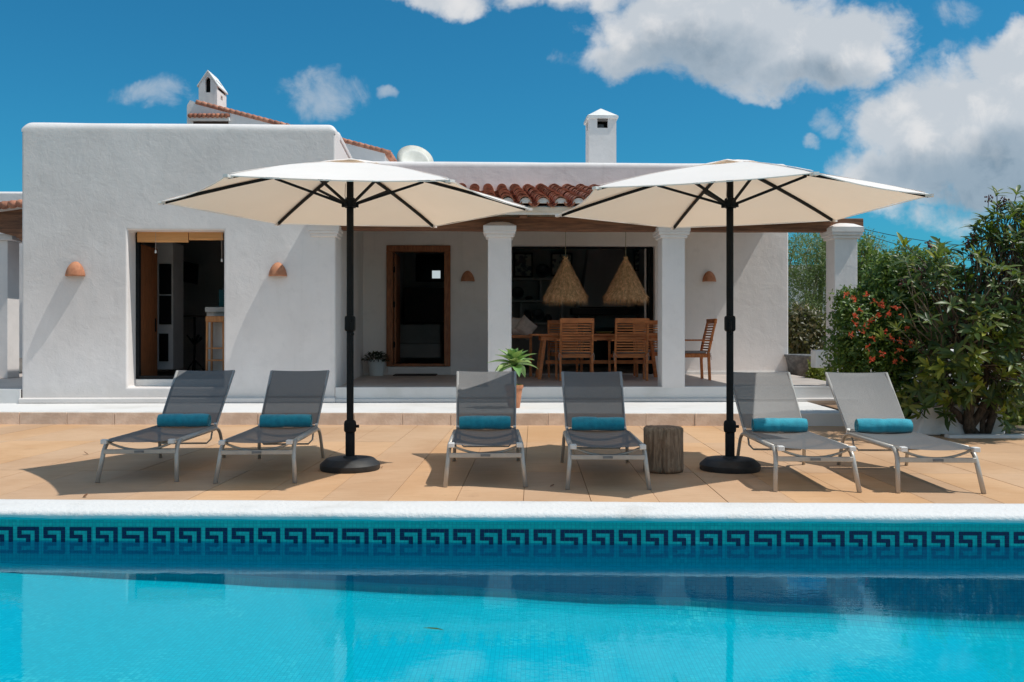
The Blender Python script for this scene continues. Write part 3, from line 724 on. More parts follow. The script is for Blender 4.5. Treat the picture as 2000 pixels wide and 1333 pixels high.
sd = thing('pedestal_stand', 'dark slender stand with a small round top in the shade beside the bar counter', 'stand', hw(ha(380, 3.4), 3.4, ZP + .06), TH)
m.tube([(0, 0, 0), (0, 0, 1.02)], .018, 8); m.build('post', BLACKM, sd, smooth=True)
m = MB(); m.lathe([(0, 1.0), (.2, 1.0), (.2, 1.02), (0, 1.02)], 20); m.build('top', DARKW, sd)
for a_ in range(3):
    m = MB(); t_ = a_ * 2.1; m.tube([(0, 0, .25), (.12 * math.cos(t_), .12 * math.sin(t_), .12), (.2 * math.cos(t_), .2 * math.sin(t_), 0)], .012, 6); m.build('leg', BLACKM, sd, smooth=True)
m = MB()
for i in range(9): t_ = i * .7; m.tube([(0, 0, .5), (.13 * math.cos(t_), .1 * math.sin(t_), .62 + .03 * (i % 3))], .012, 5)
m.build('hooks', BLACKM, sd)
atbox(427, 566, 440, 600, 1.3, .25, BLACKG, 'coffee_machine', None, 'black boxy machine standing on the white bar counter', 'machine')

# big opening: frame, shelves, hearth hood
m = MB(); fb = BB + .12
for q in ((1000, 481, 1279, 485), (1266, 481, 1278.5, 735)):
    a0, a1 = ha(q[0], fb), ha(q[2], fb); m.box(a0, fb, max(hz(q[3], q[0], fb), ZP + .004), a1, fb + .10, hz(q[1], q[0], fb) + .02)
m.build('sliding_door_frame', BLACKM, house)
m = MB(); a0 = ha(1259, fb); m.box(a0, fb + .02, ZP + .006, a0 + .035, fb + .06, zo1 - .03); m.build('door_stile', mat('pale_stile', (.45, .40, .38), None), house)
rb = 8.6
shv = thing('wall_shelves', 'grey built-in wall shelves seen through the wide opening behind the dining table', 'shelves', hw(0, 0, 0), TH)
for y in (543, 586, 630): loc_box(shv, 990, y, 1130, y + 4, rb - .15, .5, GREYW, 'shelf')
for x_, y0, y1 in ((1055, 546, 586), (1016, 589, 630), (1096, 589, 630), (1128, 546, 630)): loc_box(shv, x_, y0, x_ + 4, y1, rb - .12, .45, GREYW, 'divider')
hh = MB(); b = rb
h0, h1, h2, h3 = ha(1150, b), ha(1214, b), ha(1131, b), ha(1230, b); zt, zb = 3.29, hz(601, 1180, b)
hh.add([(h0, b - .15, zt), (h1, b - .15, zt), (h3, b - .5, zb), (h2, b - .5, zb), (h0, b + .38, zt), (h1, b + .38, zt), (h3, b + .38, zb), (h2, b + .38, zb)],
       [(0, 3, 2, 1), (4, 5, 6, 7), (0, 4, 7, 3), (1, 2, 6, 5), (3, 7, 6, 2), (0, 1, 5, 4)])
fp = thing('fireplace', 'grey fireplace hood tapering up above a dark mantel in the living room', 'fireplace', hw(0, 0, 0), TH)
hh.build('hood', mat('hood_plaster', (.50, .43, .42), (.44, .38, .37), 2, .9), fp)
loc_box(fp, 1118, 602, 1248, 614, rb - .55, .6, DARKW, 'mantel')
loc_box(fp, 1140, 640, 1240, 722, rb - .1, .3, BLACKG, 'firebox')
def picture(px0, py0, px1, py1, b, lab):
    t_ = thing('picture', lab, 'picture', hw(0, 0, 0), TH, 'framed pictures in the living room')
    loc_box(t_, px0, py0, px1, py1, b, .03, BLACKM, 'frame')
    loc_box(t_, px0 + 3, py0 + 3, px1 - 3, py1 - 3, b - .004, .006, ART, 'print')
picture(1003, 494, 1041, 542, rb - .08, 'framed picture standing on the shelf next to the middle column')
picture(1076, 494, 1118, 540, rb - .08, 'framed picture partly behind the left straw pendant lamp')
picture(1238, 489, 1256, 530, rb + .1, 'narrow framed picture behind the right straw pendant lamp')
def plate(px, py, rp, b, lab, kind='plate'):
    r = rp / F * hd(ha(px, b), b); o_ = hw(ha(px, b), b, hz(py, px, b))
    m = MB(); m.lathe([(0, 0), (r * .55, .004), (r * .62, .02), (r, .05), (r * .97, .055), (r * .6, .03), (0, .01)], 24)
    o = m.build(kind, PLATE, smooth=True); o.location = o_; o.rotation_euler = (R(80), 0, TH); tag(o, lab, kind, 'dark plates on the wall shelves')
plate(1060, 530, 14, rb - .1, 'large dark round plate standing between the two framed pictures')
plate(1011, 573, 12, rb - .1, 'dark plate on the second shelf beside the middle column')
plate(1051, 616, 12, rb - .1, 'dark plate in the middle of the lowest shelf')
plate(1104, 573, 10, rb - .1, 'dark plate seen just below the left straw pendant lamp')
def vase(px, py, b, r, h, lab):
    o_ = hw(ha(px, b), b, hz(py, px, b)); m = MB(); m.lathe([(0, 0), (r * .6, 0), (r, h * .4), (r * .8, h * .8), (r * .5, h * .93), (r * .62, h), (r * .5, h * .98)], 16)
    o = m.build('vase', PLATE, smooth=True); o.location = o_; tag(o, lab, 'vase', 'dark pots on the wall shelves')
vase(1030, 630, rb - .05, .11, .30, 'tall dark pot at the left of the lowest shelf')
vase(1071, 630, rb - .05, .09, .19, 'small dark pot at the right of the lowest shelf')
vase(1033, 586, rb - .05, .10, .09, 'low dark bowl-shaped pot on the second shelf')
# inside the entrance door
pc = thing('wall_mirror', 'dark framed mirror with a glowing painted reflection seen through the entrance door', 'mirror', hw(0, 0, 0), TH)
loc_box(pc, 812, 497, 873, 550, 9.3, .06, BLACKM, 'frame'); loc_box(pc, 816, 500, 870, 547, 9.29, .02, BLACKG, 'glass')
REFL = bpy.data.materials.new('glowing_reflection'); REFL.use_nodes = True; t = NT(REFL.node_tree)
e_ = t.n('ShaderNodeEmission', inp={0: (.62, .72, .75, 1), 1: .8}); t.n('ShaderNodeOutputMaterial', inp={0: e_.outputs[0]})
o = loc_box(pc, 844, 529, 860, 544, 9.27, .015, REFL, 'bright_pane')  # glowing panel added as a window's reflection in the glass
atbox(790, 562, 868, 631, 9.0, .4, DARKW, 'cabinet', None, 'dark wooden cabinet in the hall behind the entrance door', 'cabinet')
sf = thing('sofa', 'grey low sofa in the dim hall behind the entrance door', 'sofa', hw(0, 0, 0), TH)
loc_box(sf, 776, 634, 860, 672, 7.9, .2, GREYW, 'backrest', .03); loc_box(sf, 776, 672, 860, 700, 7.2, .8, GREYW, 'seat', .03)
mt = MB(); a0, a1 = ha(770, 3.9), ha(853, 3.9); mt.box(a0, 3.62, ZP + .001, a1, BB - .04, ZP + .022)
o = mt.build('doormat', RUSTP, bevel=.005); o.location = hw(0, 0, 0); o.rotation_euler = (0, 0, TH); tag(o, 'dark doormat on the porch floor below the wooden door', 'doormat')

# chimneys and the roofs behind
def P3(px, py, D, D2=None): return U(px, py, D)
ch1 = MB(); s_ = 22.0; x0, x1 = (1150 - CX) / F * s_, (1204 - CX) / F * s_; zt = EYE + (HY - 232) / F * s_; w_ = x1 - x0
zw0, zw1 = EYE + (HY - 250) / F * s_, EYE + (HY - 227) / F * s_
def bxw(m, X0, Y0, Z0, X1, Y1, Z1): m.box(X0, Y0, Z0, X1, Y1, Z1)
chim = thing('chimney', 'square white chimney with pyramid cap and small window above the porch roof', 'chimney', (x0, s_, 3.4), TH)
m = cells([0, .21, .47, w_], [0, zw0 - 3.4, zw1 - 3.4, zt - 3.4], {(1, 1)}, 0, .08); m.box(0, .08, 0, .08, w_ - .08, zw0 - 3.4); m.box(w_ - .08, .08, 0, w_, w_ - .08, zw0 - 3.4)
m.box(0, w_ - .08, 0, w_, w_, zt - 3.4); m.box(0, .08, zw0 - 3.4, .08, .2, zt - 3.4); m.box(0, w_ - .2, zw0 - 3.4, .08, w_ - .08, zt - 3.4); m.box(w_ - .08, .08, zw0 - 3.4, w_, .2, zt - 3.4); m.box(w_ - .08, w_ - .2, zw0 - 3.4, w_, w_ - .08, zt - 3.4)
m.build('shaft', PLA, chim)
m = MB(); m.box(.08, .10, 0, w_ - .08, w_ - .1, zw0 - 3.4 - .02); m.build('flue', GALV, chim); m = MB(); m.box(.10, .30, zw0 - 3.42, w_ - .10, w_ - .12, zw1 - 3.4 + .04); m.build('soot_core', mat('opening_shade_black', (.01, .009, .008), None, rough=.95), chim); m = MB(); m.box(.26, .2, zw0 - 3.42, .40, .28, zw0 - 3.4 + .13); m.build('vent_pipe', GALV, chim)  # black core stands in for the shade inside the opening
m = MB(); e = .045; zc = zt - 3.4; zp = EYE + (HY - 205) / F * s_ - 3.4
m.box(-e, -e, zc, w_ + e, w_ + e, zc + .07); cxm = w_ / 2
m.add([(-e, -e, zc + .07), (w_ + e, -e, zc + .07), (w_ + e, w_ + e, zc + .07), (-e, w_ + e, zc + .07), (cxm, cxm, zp)], [(0, 1, 4), (1, 2, 4), (2, 3, 4), (3, 0, 4)])
m.build('cap', SMOOTHW, chim, bevel=.015)
# upper house with sloping tiled verge
DU = 20.0
up = MB(); q = [U(365, 300, DU), U(365, 207, DU), U(371, 196, DU), U(381, 200, DU), U(752, 297, DU), U(752, 330, DU)]
uh = thing('upper_house', 'white upper storey with sloping terracotta roof edge rising behind the left parapet', 'house', (0, DU, 2.5), 0)
up.prism([(p.x, p.z - 2.5) for p in q], 0, 5.0); up.build('wall', PLA, uh)
n = 34; p0, p1 = U(383, 203, DU), U(755, 300, DU)
p0.z += .03; p1.z += .03
for i in range(n):
    a_ = p0.lerp(p1, i / n); b_ = p0.lerp(p1, (i + 1.12) / n)
    m = MB(); m.tube([(a_.x, .02, a_.z - 2.5 + .012), (b_.x, .02, b_.z - 2.5)], [.058, .05], 8); m.build('ridge_tile', TILE2, uh, smooth=True)
m = MB(); m.add([(p0.x, 0.05, p0.z - 2.5), (p1.x, .05, p1.z - 2.5), (p1.x, 5.1, p1.z - 2.5), (p0.x, 5.1, p0.z - 2.5), (p0.x, 0.05, p0.z - 2.57), (p1.x, .05, p1.z - 2.57), (p1.x, 5.1, p1.z - 2.57), (p0.x, 5.1, p0.z - 2.57)],
                [(0, 1, 2, 3), (4, 7, 6, 5), (0, 4, 5, 1), (1, 5, 6, 2), (2, 6, 7, 3), (3, 7, 4, 0)]); m.build('roof_slab', TILE2, uh)
for i in range(8):
    y_ = .1 + i * .2; m = MB(); m.tube([(p1.x - .25, y_, p1.z - 2.5 + .07), (p1.x + .07, y_, p1.z - 2.5 - .015)], [.06, .07], 8); m.build('eave_tile', TILE2, uh, smooth=True)
we = U(371, 228, DU); we2 = U(450, 228, DU)
for i in range(9):
    x_ = we.x + (we2.x - we.x) * (i + .5) / 9; m = MB(); m.tube([(x_, -.16, we.z - 2.5 - .02), (x_, .02, we.z - 2.5 + .03)], [.05, .045], 8); m.build('window_tile', TILE, uh, smooth=True)
m = MB(); m.box(we.x, -.10, we.z - 2.5 - .11, we2.x, 0, we.z - 2.5 - .04); m.build('window_hood', SMOOTHW, uh)
m = MB(); m.box(we.x + .08, -.012, we.z - 2.5 - .7, we2.x - .04, .0, we.z - 2.5 - .11); m.build('window_shutter', DARKW, uh)
# gabled chimney
DC = 21.5; c0, c1 = U(388, 240, DC), U(424, 240, DC); wq = c1.x - c0.x; zb_ = EYE + (HY - 250) / F * DC
ch2 = thing('chimney', 'slim white gabled chimney with a pointed slot above the left block', 'chimney', (c0.x, DC, zb_), 0)
H1 = EYE + (HY - 168) / F * DC - zb_; H2 = EYE + (HY - 140) / F * DC - zb_; hs0 = EYE + (HY - 181) / F * DC - zb_; hs1 = EYE + (HY - 150) / F * DC - zb_
sw_ = wq * .27; cxq = wq * .5
m = MB()
for yy in (0, .62):
    m.prism([(0, 0), (wq, 0), (wq, hs0), (0, hs0)], yy, yy + .08); m.prism([(0, hs0), (cxq - sw_ / 2, hs0), (cxq - sw_ / 2, hs1 - .06), (cxq, hs1), (cxq, H2), (0, H1)], yy, yy + .08)
    m.prism([(cxq + sw_ / 2, hs0), (wq, hs0), (wq, H1), (cxq, H2), (cxq, hs1), (cxq + sw_ / 2, hs1 - .06)], yy, yy + .08)
m.box(0, .08, 0, .06, .62, H1 - .06)
m.box(wq - .06, .08, 0, wq, .62, hs0 - .1); m.box(wq - .06, .08, hs0 - .1, wq, .27, H1 - .07); m.box(wq - .06, .42, hs0 - .1, wq, .62, H1 - .07); m.box(wq - .06, .27, H1 - .15, wq, .42, H1 - .07)
m.build('shaft', PLA, ch2)
m = MB(); o_ = .03
m.prism([(-o_, H1 - o_), (cxq, H2), (cxq, H2 + .035), (-o_ - .01, H1)], -.02, .72); m.prism([(wq + o_, H1 - o_), (wq + o_ + .01, H1), (cxq, H2 + .035), (cxq, H2)], -.02, .72); m.build('cap', SMOOTHW, ch2)
m = MB(); m.box(.07, .12, .3, wq - .07, .58, hs1 - .05); m.build('flue', mat('slot_shade_black', (.01, .009, .008), None, rough=.95), ch2)  # black box painted in as the slot's inner shade
# dish
dsh = thing('satellite_dish', 'white satellite dish peeking over the porch parapet', 'satellite dish', U(810, 330, 18.2), 0)
m = MB(); m.lathe([(0, 0), (.12, .006), (.24, .026), (.36, .06), (.365, .064), (.24, .034), (0, .008)], 36); o = m.build('reflector', mat('dish_paint', (.62, .61, .56), (.55, .54, .48), 8, .5), dsh, smooth=True)
o.location = (0, 0, .13); o.rotation_euler = Vector((.30, -.80, .45)).to_track_quat('Z', 'Y').to_euler(); o.scale = (1.05, 1.05, 1)
m = MB(); m.tube([(.05, .1, -.6), (.05, .1, .1)], .025, 8); m.build('mast', GALV, dsh, smooth=True)

# left wing seen past the edge of the block
lw = thing('left_porch', 'shaded side porch with a tiled eave, wooden ceiling and column at the left edge', 'porch', hw(0, 0, 0), TH)
b = 6.5; zt = hz(374, 20, b); m = MB(); m.box(-14, b, 0, ha(46, b) + .9, b + .3, zt); m.build('wall', PLA, lw, bevel=.06, seg=3)
m = MB(); m.box(-14, -.0, ZL - .02, A1 - .01, b, ZP - .02); m.build('porch_floor', FLOORM, lw)
m = MB(); m.box(-14, -.02, ZL - .02, A1 - .01, .15, ZP - .012); m.build('porch_edge', LEDGE, lw)
b = 3.2
def wedge(nm, M_, pts, bb0, bb1, par):
    m = MB(); m.prism([(ha(px, bb0), hz(py, px, bb0)) for px, py in pts], bb0, bb1); return m.build(nm, M_, par)
wedge('ceiling', BEAMW, [(-60, 418), (60, 402), (60, 482), (30, 462), (-60, 440)], b, 6.4, lw)
wedge('fascia', SMOOTHW, [(-60, 410), (60, 398), (60, 404), (-60, 420)], b - .1, b, lw)
for i in range(7):
    px = -55 + i * 16; a_ = ha(px, b - .15); m = MB(); z_ = hz(403 - .1 * (px), px, b - .15); m.tube([(a_, b - .2, z_), (a_, b + 1.0, z_ + .2)], [.07, .06], 8); m.build('eave_tile', TILE2, lw, smooth=True)
m = MB(); a1_ = ha(15, b + .2); m.box(a1_ - .4, b + .2, ZP - .02, a1_, b + .6, hz(470, 10, b + .2)); m.box(a1_ - .5, b + .12, hz(470, 10, b + .2), a1_ + .12, b + .7, hz(458, 10, b + .2)); m.build('column', PLA, lw, bevel=.01)
m = MB(); a0_ = ha(18, 5.6); m.box(a0_, 5.6, ZP, a0_ + .5, 6.0, ZP + .28); o = m.build('bench_block', STONE, lw, bevel=.01)

# ------------------------------------------------------------------ wall lamps
def lampmesh():
    m = MB(); n = 16; prof = [(.130, 0), (.128, .02), (.118, .07), (.098, .12), (.070, .160), (.038, .188), (.010, .198)]
    for i, (r, z) in enumerate(prof):
        for j in range(n + 1): t = math.pi + math.pi * j / n; m.v.append((r * math.cos(t), r * .95 * math.sin(t), z))
    for i, (r, z) in enumerate(prof):
        r -= .01
        for j in range(n + 1): t = math.pi + math.pi * j / n; m.v.append((max(r, .001) * math.cos(t), max(r, .001) * .95 * math.sin(t), z - .003))
    k = n + 1; P_ = len(prof)
    for o_ in (0, P_ * k):
        for i in range(P_ - 1):
            for j in range(n): a = o_ + i * k + j; m.f.append((a, a + 1, a + k + 1, a + k))
    for j in range(n): m.f.append((j, P_ * k + j, P_ * k + j + 1, j + 1))
    return m.mesh('shade', TERRA, smooth=True)
lmm = lampmesh()
for px, py, b, sc, lab in ((148, 540, 0, 1.03, 'terracotta half-dome wall lamp left of the left doorway'), (543, 540, 0, .98, 'terracotta half-dome wall lamp right of the left doorway, above the second lounger'),
                       (913.5, 550, BB, 1.0, 'dark shaded terracotta wall lamp between the wooden door and the column'), (1385, 550.5, BB, 1.0, 'terracotta wall lamp on the porch wall above the lone end chair')):
    t_ = thing('wall_lamp', lab, 'wall lamp', hw(ha(px, b), b - .004, hz(py, px, b)), TH, 'terracotta wall lamps')
    o = link('shade', lmm, t_, scl=(sc, sc, sc)); 
    m = MB(); m.lathe([(0, .05), (.02, .05), (.03, .09), (.02, .12), (0, .125)], 10, (0, -.05, 0)); m.build('bulb', WCAP, t_, smooth=True)

# ------------------------------------------------------------------ loungers
def arc_pts(p0, p1, p2, n=5):
    p0, p1, p2 = Vector(p0), Vector(p1), Vector(p2)
    return [(p0 * (1 - t) ** 2 + p1 * 2 * t * (1 - t) + p2 * t * t) for t in [i / n for i in range(n + 1)]]
def make_lounger():
    t_ = thing('sun_lounger', '', 'sun lounger', (0, 0, 0), 0, 'sun loungers lined up on the deck')
    W_ = .262; ZS = .305
    for s in (-1, 1):
        m = MB(); m.tube([(s * .289, -.02, 0), (s * .268, .045, .215)] + arc_pts((s * .268, .045, .215), (s * .263, .07, .285), (s * W_, .16, .290), 5)[1:], .0165, 10); m.build('leg', ALU, t_, smooth=True)
        m = MB(); m.tube([(s * W_, .16, .29), (s * W_, 1.10, .282)], .0175, 10); m.build('side_rail', ALU, t_, smooth=True)
        m = MB(); m.tube(arc_pts((s * W_, 1.10, .282), (s * W_, 1.25, .275), (s * .268, 1.27, .18), 5) + [Vector((s * .279, 1.33, 0))], .0145, 10); m.build('leg', ALU, t_, smooth=True)
        for y_ in (-.02, 1.33):
            pass
        m = MB(); m.box(s * .245 - .022, -.022, ZS - .022, s * .245 + .022, .03, ZS + .012); m.build('end_cap', WCAP, t_, bevel=.005)
        m = MB(); m.tube([(s * .245, .0, ZS - .008), (s * .243, 1.17, ZS - .008)], .011, 8); m.build('seat_rail', ALU, t_, smooth=True)
        m = MB(); m.tube([(s * .243, 1.17, ZS - .004), (s * .243, 1.205, ZS + .0), (s * .262, 1.74, .755)], .0125, 8); m.build('back_rail', ALU, t_, smooth=True)
        m = MB(); m.lathe([(0, -.012), (.02, -.012), (.02, .012), (0, .012)], 12); o = m.build('hinge', WCAP, t_); o.location = (s * .243, 1.19, ZS - .002); o.rotation_euler = (0, R(90), 0)
    m = MB(); m.bar((-.262, .035, .222), (.262, .035, .222), .022, .034); cb = m.build('crossbar', ALU, t_, bevel=.004)
    m = MB(); m.box(-.035, .018, .214, .035, .0235, .230); m.build('maker_plate', GALV, cb)
    for y_, dz in ((.06, .06), (.5, .05), (.95, .05)):
        m = MB(); m.tube([(x_, y_, ZS - .015 - dz * (1 - (x_ / .245) ** 2)) for x_ in [-.245 + .49 * i / 12 for i in range(13)]], .009, 8); m.build('curved_brace', ALU, t_, smooth=True)
    m = MB(); pts = [(-.225, 1.16, .28), (-.222, 1.12, .19), (-.19, 1.10, .155), (.19, 1.10, .155), (.222, 1.12, .19), (.225, 1.16, .28)]; m.tube(pts, .008, 8); m.build('prop_bar', ALU, t_, smooth=True)
    m = MB(); m.tube([(-.245, 1.49, .545 - .01), (0, 1.52, .53), (.245, 1.49, .545 - .01)], .009, 8); m.tube([(-.22, 1.2, .3), (.22, 1.2, .3)], .009, 8); m.build('back_brace', ALU, t_, smooth=True)
    # slings
    def sling(rows, name, ww):
        m = MB(); n = 12
        for (y_, z_, w_, sag) in rows:
            for i in range(n + 1): x_ = -1 + 2 * i / n; m.v.append((x_ * w_, y_ + sag[0] * (1 - x_ * x_), z_ + sag[1] * (1 - x_ * x_)))
        for r_ in range(len(rows) - 1):
            for i in range(n): a = r_ * (n + 1) + i; m.f.append((a, a + 1, a + n + 2, a + n + 1))
        return m.build(name, SLING, t_, smooth=True)
    sling([(-.012 + 1.17 * i / 12, ZS + .004, .247, (0, -.014 + .004 * math.sin(i))) for i in range(13)], 'seat_sling', .2)
    rows = []
    for i in range(13):
        k = i / 12; y_ = 1.195 + .555 * k; z_ = ZS + .012 + .445 * k + .012 * math.sin(k * math.pi); rows.append((y_, z_, .245 + .018 * k, (.012, -.012)))
    rows.append((1.757, .765, .264, (.012, -.008))); rows.append((1.768, .762, .264, (.012, -.006)))
    sling(rows, 'back_sling', .2)
    return t_
lounger = make_lounger()
LO = [(-2.78, 6.66, 3.0, 'sun lounger farthest left, grey mesh mostly in shade with a lit top corner'),
      (-1.89, 6.61, 2.8, 'shaded grey sun lounger just left of the left parasol pole'),
      (-.191, 6.445, 1.4, 'sun lounger whose backrest is half lit by a diagonal shadow, in front of the agave'),
      (.68, 6.34, -1.2, 'fully shaded sun lounger standing left of the wood stump'),
      (2.12, 6.24, -2.6, 'sunlit sun lounger just right of the right parasol pole'),
      (2.954, 6.19, -3.0, 'sunlit sun lounger farthest right in front of the flowering bush')]
towel_labels = ['rolled teal towel on the farthest left lounger', 'rolled teal towel on the lounger left of the left parasol pole', 'rolled teal towel on the half-lit lounger in front of the agave',
                'rolled teal towel on the lounger beside the wood stump', 'bright turquoise rolled towel on the lounger beside the right parasol pole', 'bright turquoise rolled towel on the farthest right lounger']
def towel_mesh(seed):
    rnd = random.Random(seed); m = MB(); L = .43; n = 26; k = 26
    for i in range(n + 1):
        x_ = -L / 2 + L * i / n; e = 1 - .10 * (abs(2 * i / n - 1) ** 8)
        for j in range(k):
            t = 2 * math.pi * j / k
            r = (.060 - .004 * math.exp(-((x_ - .03 * math.sin(seed)) / .012) ** 2)) * e * (1 + .075 * mnoise.noise(Vector((x_ * 7, math.cos(t) * 1.2 + seed, math.sin(t) * 1.2))) + .015 * mnoise.noise(Vector((x_ * 30, math.cos(t) * 3, math.sin(t) * 3 + seed))))
            z = math.sin(t) * r; z = max(z, -.050)
            m.v.append((x_, math.cos(t) * r * 1.05, z + .05))
    for i in range(n):
        for j in range(k): j2 = (j + 1) % k; m.f.append((i * k + j, i * k + j2, (i + 1) * k + j2, (i + 1) * k + j))
    return m
def towel_end(sx):
    m = MB(); pts = []
    for i in range(60):
        a = i * .42; r = .006 + .0021 * i * .95; r = min(r, .054); pts.append((0, math.cos(a) * r, .05 + math.sin(a) * r * .95))
    m.tube(pts, .0036, 5); return m
for i, (x_, y_, rz, lab) in enumerate(LO):
    o = lounger if i == 0 else dup(lounger, (x_, y_, 0), R(rz), lab)
    if i == 0: o.location = (x_, y_, 0); o.rotation_euler = (0, 0, R(rz)); o['label'] = lab
    tx = (0.0, 0.0, -.01, .01, .02, .01)[i]
    p = Vector((x_, y_, 0)) + Matrix.Rotation(R(rz), 3, 'Z') @ Vector((tx, 1.10, .302))
    tt = thing('rolled_towel', towel_labels[i], 'towel', p, R(rz + random.uniform(-1.5, 1.5)), 'rolled teal towels')
    towel_mesh(i * 3.1).build('roll', TOWEL, tt, smooth=True)
    m = MB(); m.v = []; k = 20
    for sx in (-1, 1):
        b0 = len(m.v); m.v += [(sx * .209, math.cos(2 * math.pi * j / k) * .054, max(math.sin(2 * math.pi * j / k) * .054, -.046) + .05) for j in range(k)]; m.f.append(tuple(b0 + j for j in range(k)))
    m.build('end_disc', TOWEL, tt)
    for sx in (-1, 1): s_ = towel_end(sx).build('spiral_edge', TOWEL, tt, smooth=True); s_.location = (sx * .212, 0, 0)

# ------------------------------------------------------------------ parasols
def make_parasol(loc, rot, zrim, zapex, lab, crank_ang, R_=1.485):
    t_ = thing('parasol', lab, 'parasol', loc, 0, 'cream parasols between the loungers')
    m = MB(); m.lathe([(0, 0), (.236, 0), (.242, .012), (.242, .045), (.232, .055), (.195, .088), (.185, .092), (.06, .096), (.055, .11), (0, .11)], 48); m.build('base', BASEM, t_, angle=35)
    m = MB(); m.lathe([(.038, .09), (.038, .335), (.03, .335)], 20); m.build('lower_tube', BLACKM, t_, smooth=True)
    m = MB(); m.lathe([(.036, .30), (.048, .31), (.05, .325), (.05, .37), (.046, .39), (.034, .40)], 20); m.tube([(.045, 0, .35), (.072, 0, .35)], .012, 8); m.build('locking_collar', BLACKM, t_, angle=40)
    m = MB(); m.lathe([(.0285, .33), (.0285, zapex - .01), (0, zapex - .005)], 20); m.build('pole', BLACKM, t_, smooth=True)
    ck = thing; m = MB(); m.box(-.040, -.045, 1.12, .040, .045, 1.25)
    hs = m.build('crank_housing', BLACKM, t_, bevel=.02, seg=3)
    m = MB(); 
    d = Vector((math.cos(crank_ang), math.sin(crank_ang), 0)); p = d * .045 + Vector((0, 0, 1.2))
    m.tube([p, p + d * .03], .012, 8); m.tube([p + d * .03, p + d * .035 + Vector((.0, 0, -.10))], .008, 8); m.tube([p + d * .035 + Vector((0, 0, -.10)), p + d * .075 + Vector((0, 0, -.10))], .013, 8); m.build('crank_handle', GALV if crank_ang > -1 else BLACKM, hs, smooth=True)
    ch_ = zrim + .005
    m = MB(); m.lathe([(.03, ch_ - .03), (.048, ch_ - .028), (.05, ch_ + .02), (.04, ch_ + .045), (.03, ch_ + .05)], 18)
    for k in range(6): a = rot + k * math.pi / 3; m.box(-.01, .03, ch_ - .028, .01, .068, ch_ + .01, Matrix.Rotation(a - math.pi / 2, 4, 'Z'))
    m.build('runner_hub', BLACKM, t_, angle=40)
    m = MB(); m.lathe([(.03, zapex - .06), (.05, zapex - .055), (.05, zapex - .02), (.02, zapex - .01)], 18); m.build('top_hub', BLACKM, t_, angle=40)
    ribz = lambda k: zapex - .015 - (zapex - zrim) * (.80 * k + .20 * k * k)
    n = 12; ns = 10
    m = MB(); idx = {}
    for s_ in range(6):
        a0, a1 = rot + s_ * math.pi / 3, rot + (s_ + 1) * math.pi / 3
        c0, c1 = Vector((math.cos(a0), math.sin(a0), 0)), Vector((math.cos(a1), math.sin(a1), 0))
        for i in range(n + 1):
            k = .03 + .97 * i / n
            for j in range(ns + 1):
                l = j / ns; w = 4 * l * (1 - l)
                p = c0.lerp(c1, l) * R_ * k; p *= (1 - .035 * w * k * k)
                p.z = ribz(k) + .012 - .020 * w * k * (1 - .5 * k) + .007 * mnoise.noise(Vector((p.x * 2.2, p.y * 2.2, rot))) + .004 * w * k * mnoise.noise(Vector((l * 9, k * 2.5, s_ + rot)))
                if i == n: p.z -= .004
                m.v.append(tuple(p))
        b0 = s_ * (n + 1) * (ns + 1)
        for i in range(n):
            for j in range(ns): a = b0 + i * (ns + 1) + j; m.f.append((a, a + ns + 1, a + ns + 2, a + 1))
    me = m.mesh('canopy', CANVAS, smooth=True)
    cano = link('canopy', me, t_)
    m = MB()                                                     # hem band folded down round the rim
    for s_ in range(6):
        a0, a1 = rot + s_ * math.pi / 3, rot + (s_ + 1) * math.pi / 3
        c0, c1 = Vector((math.cos(a0), math.sin(a0), 0)), Vector((math.cos(a1), math.sin(a1), 0)); b0 = len(m.v)
        for j in range(ns + 1):
            l = j / ns; w = 4 * l * (1 - l); p = c0.lerp(c1, l) * R_ * (1 - .035 * w); z = ribz(1) + .007 - .020 * w * .5
            m.v += [(p.x * 1.001, p.y * 1.001, z), (p.x * .999, p.y * .999, z - .007)]
        for j in range(ns): a = b0 + 2 * j; m.f.append((a, a + 1, a + 3, a + 2))
    m.build('hem', CANVAS, cano, smooth=True)
    m = MB()                                                     # vent flap on top
    N_ = 36
    for i, (r, z) in enumerate(((0, .022), (.10, .026), (.20, .022), (.27, .014))):
        for j in range(N_):
            a = 2 * math.pi * j / N_; q = r * (1 - .06 * (1 + math.cos(6 * (a - rot))) / 2 * -1); zz = zapex + z - .015 - (zapex - zrim) * .8 * (r / R_) + (.009 * math.cos(6 * (a - rot) + math.pi) * (r / .31) + .004 * math.sin(9 * a) * (r / .31))
            m.v.append((q * math.cos(a), q * math.sin(a), zz))
    for i in range(3):
        for j in range(N_): j2 = (j + 1) % N_; m.f.append((i * N_ + j, i * N_ + j2, (i + 1) * N_ + j2, (i + 1) * N_ + j))
    m.build('vent_flap', CANVAS, cano, smooth=True)
    for s_ in range(6):
        a = rot + s_ * math.pi / 3; d = Vector((math.cos(a), math.sin(a), 0))
        m = MB(); pts = [d * (R_ * k) + Vector((0, 0, ribz(k) - .008)) for k in (.03, .2, .4, .6, .8, .985)]
        for p, q in zip(pts[:-1], pts[1:]): m.bar(p, q, .016, .024)
        rb = m.build('rib', BLACKM, t_)
        m = MB(); q = d * (R_ * .40) + Vector((0, 0, ribz(.40) - .022)); m.bar(d * .05 + Vector((0, 0, ch_)), q, .014, .02); m.build('strut', BLACKM, rb)
        m = MB(); pts = [d * (R_ * k) + Vector((0, 0, ribz(k) + .0145)) for k in (.2, .4, .6, .8, .97)]
        for p, q in zip(pts[:-1], pts[1:]): m.bar(p, q, .016, .002)
        m.build('seam', CANVAS, cano)
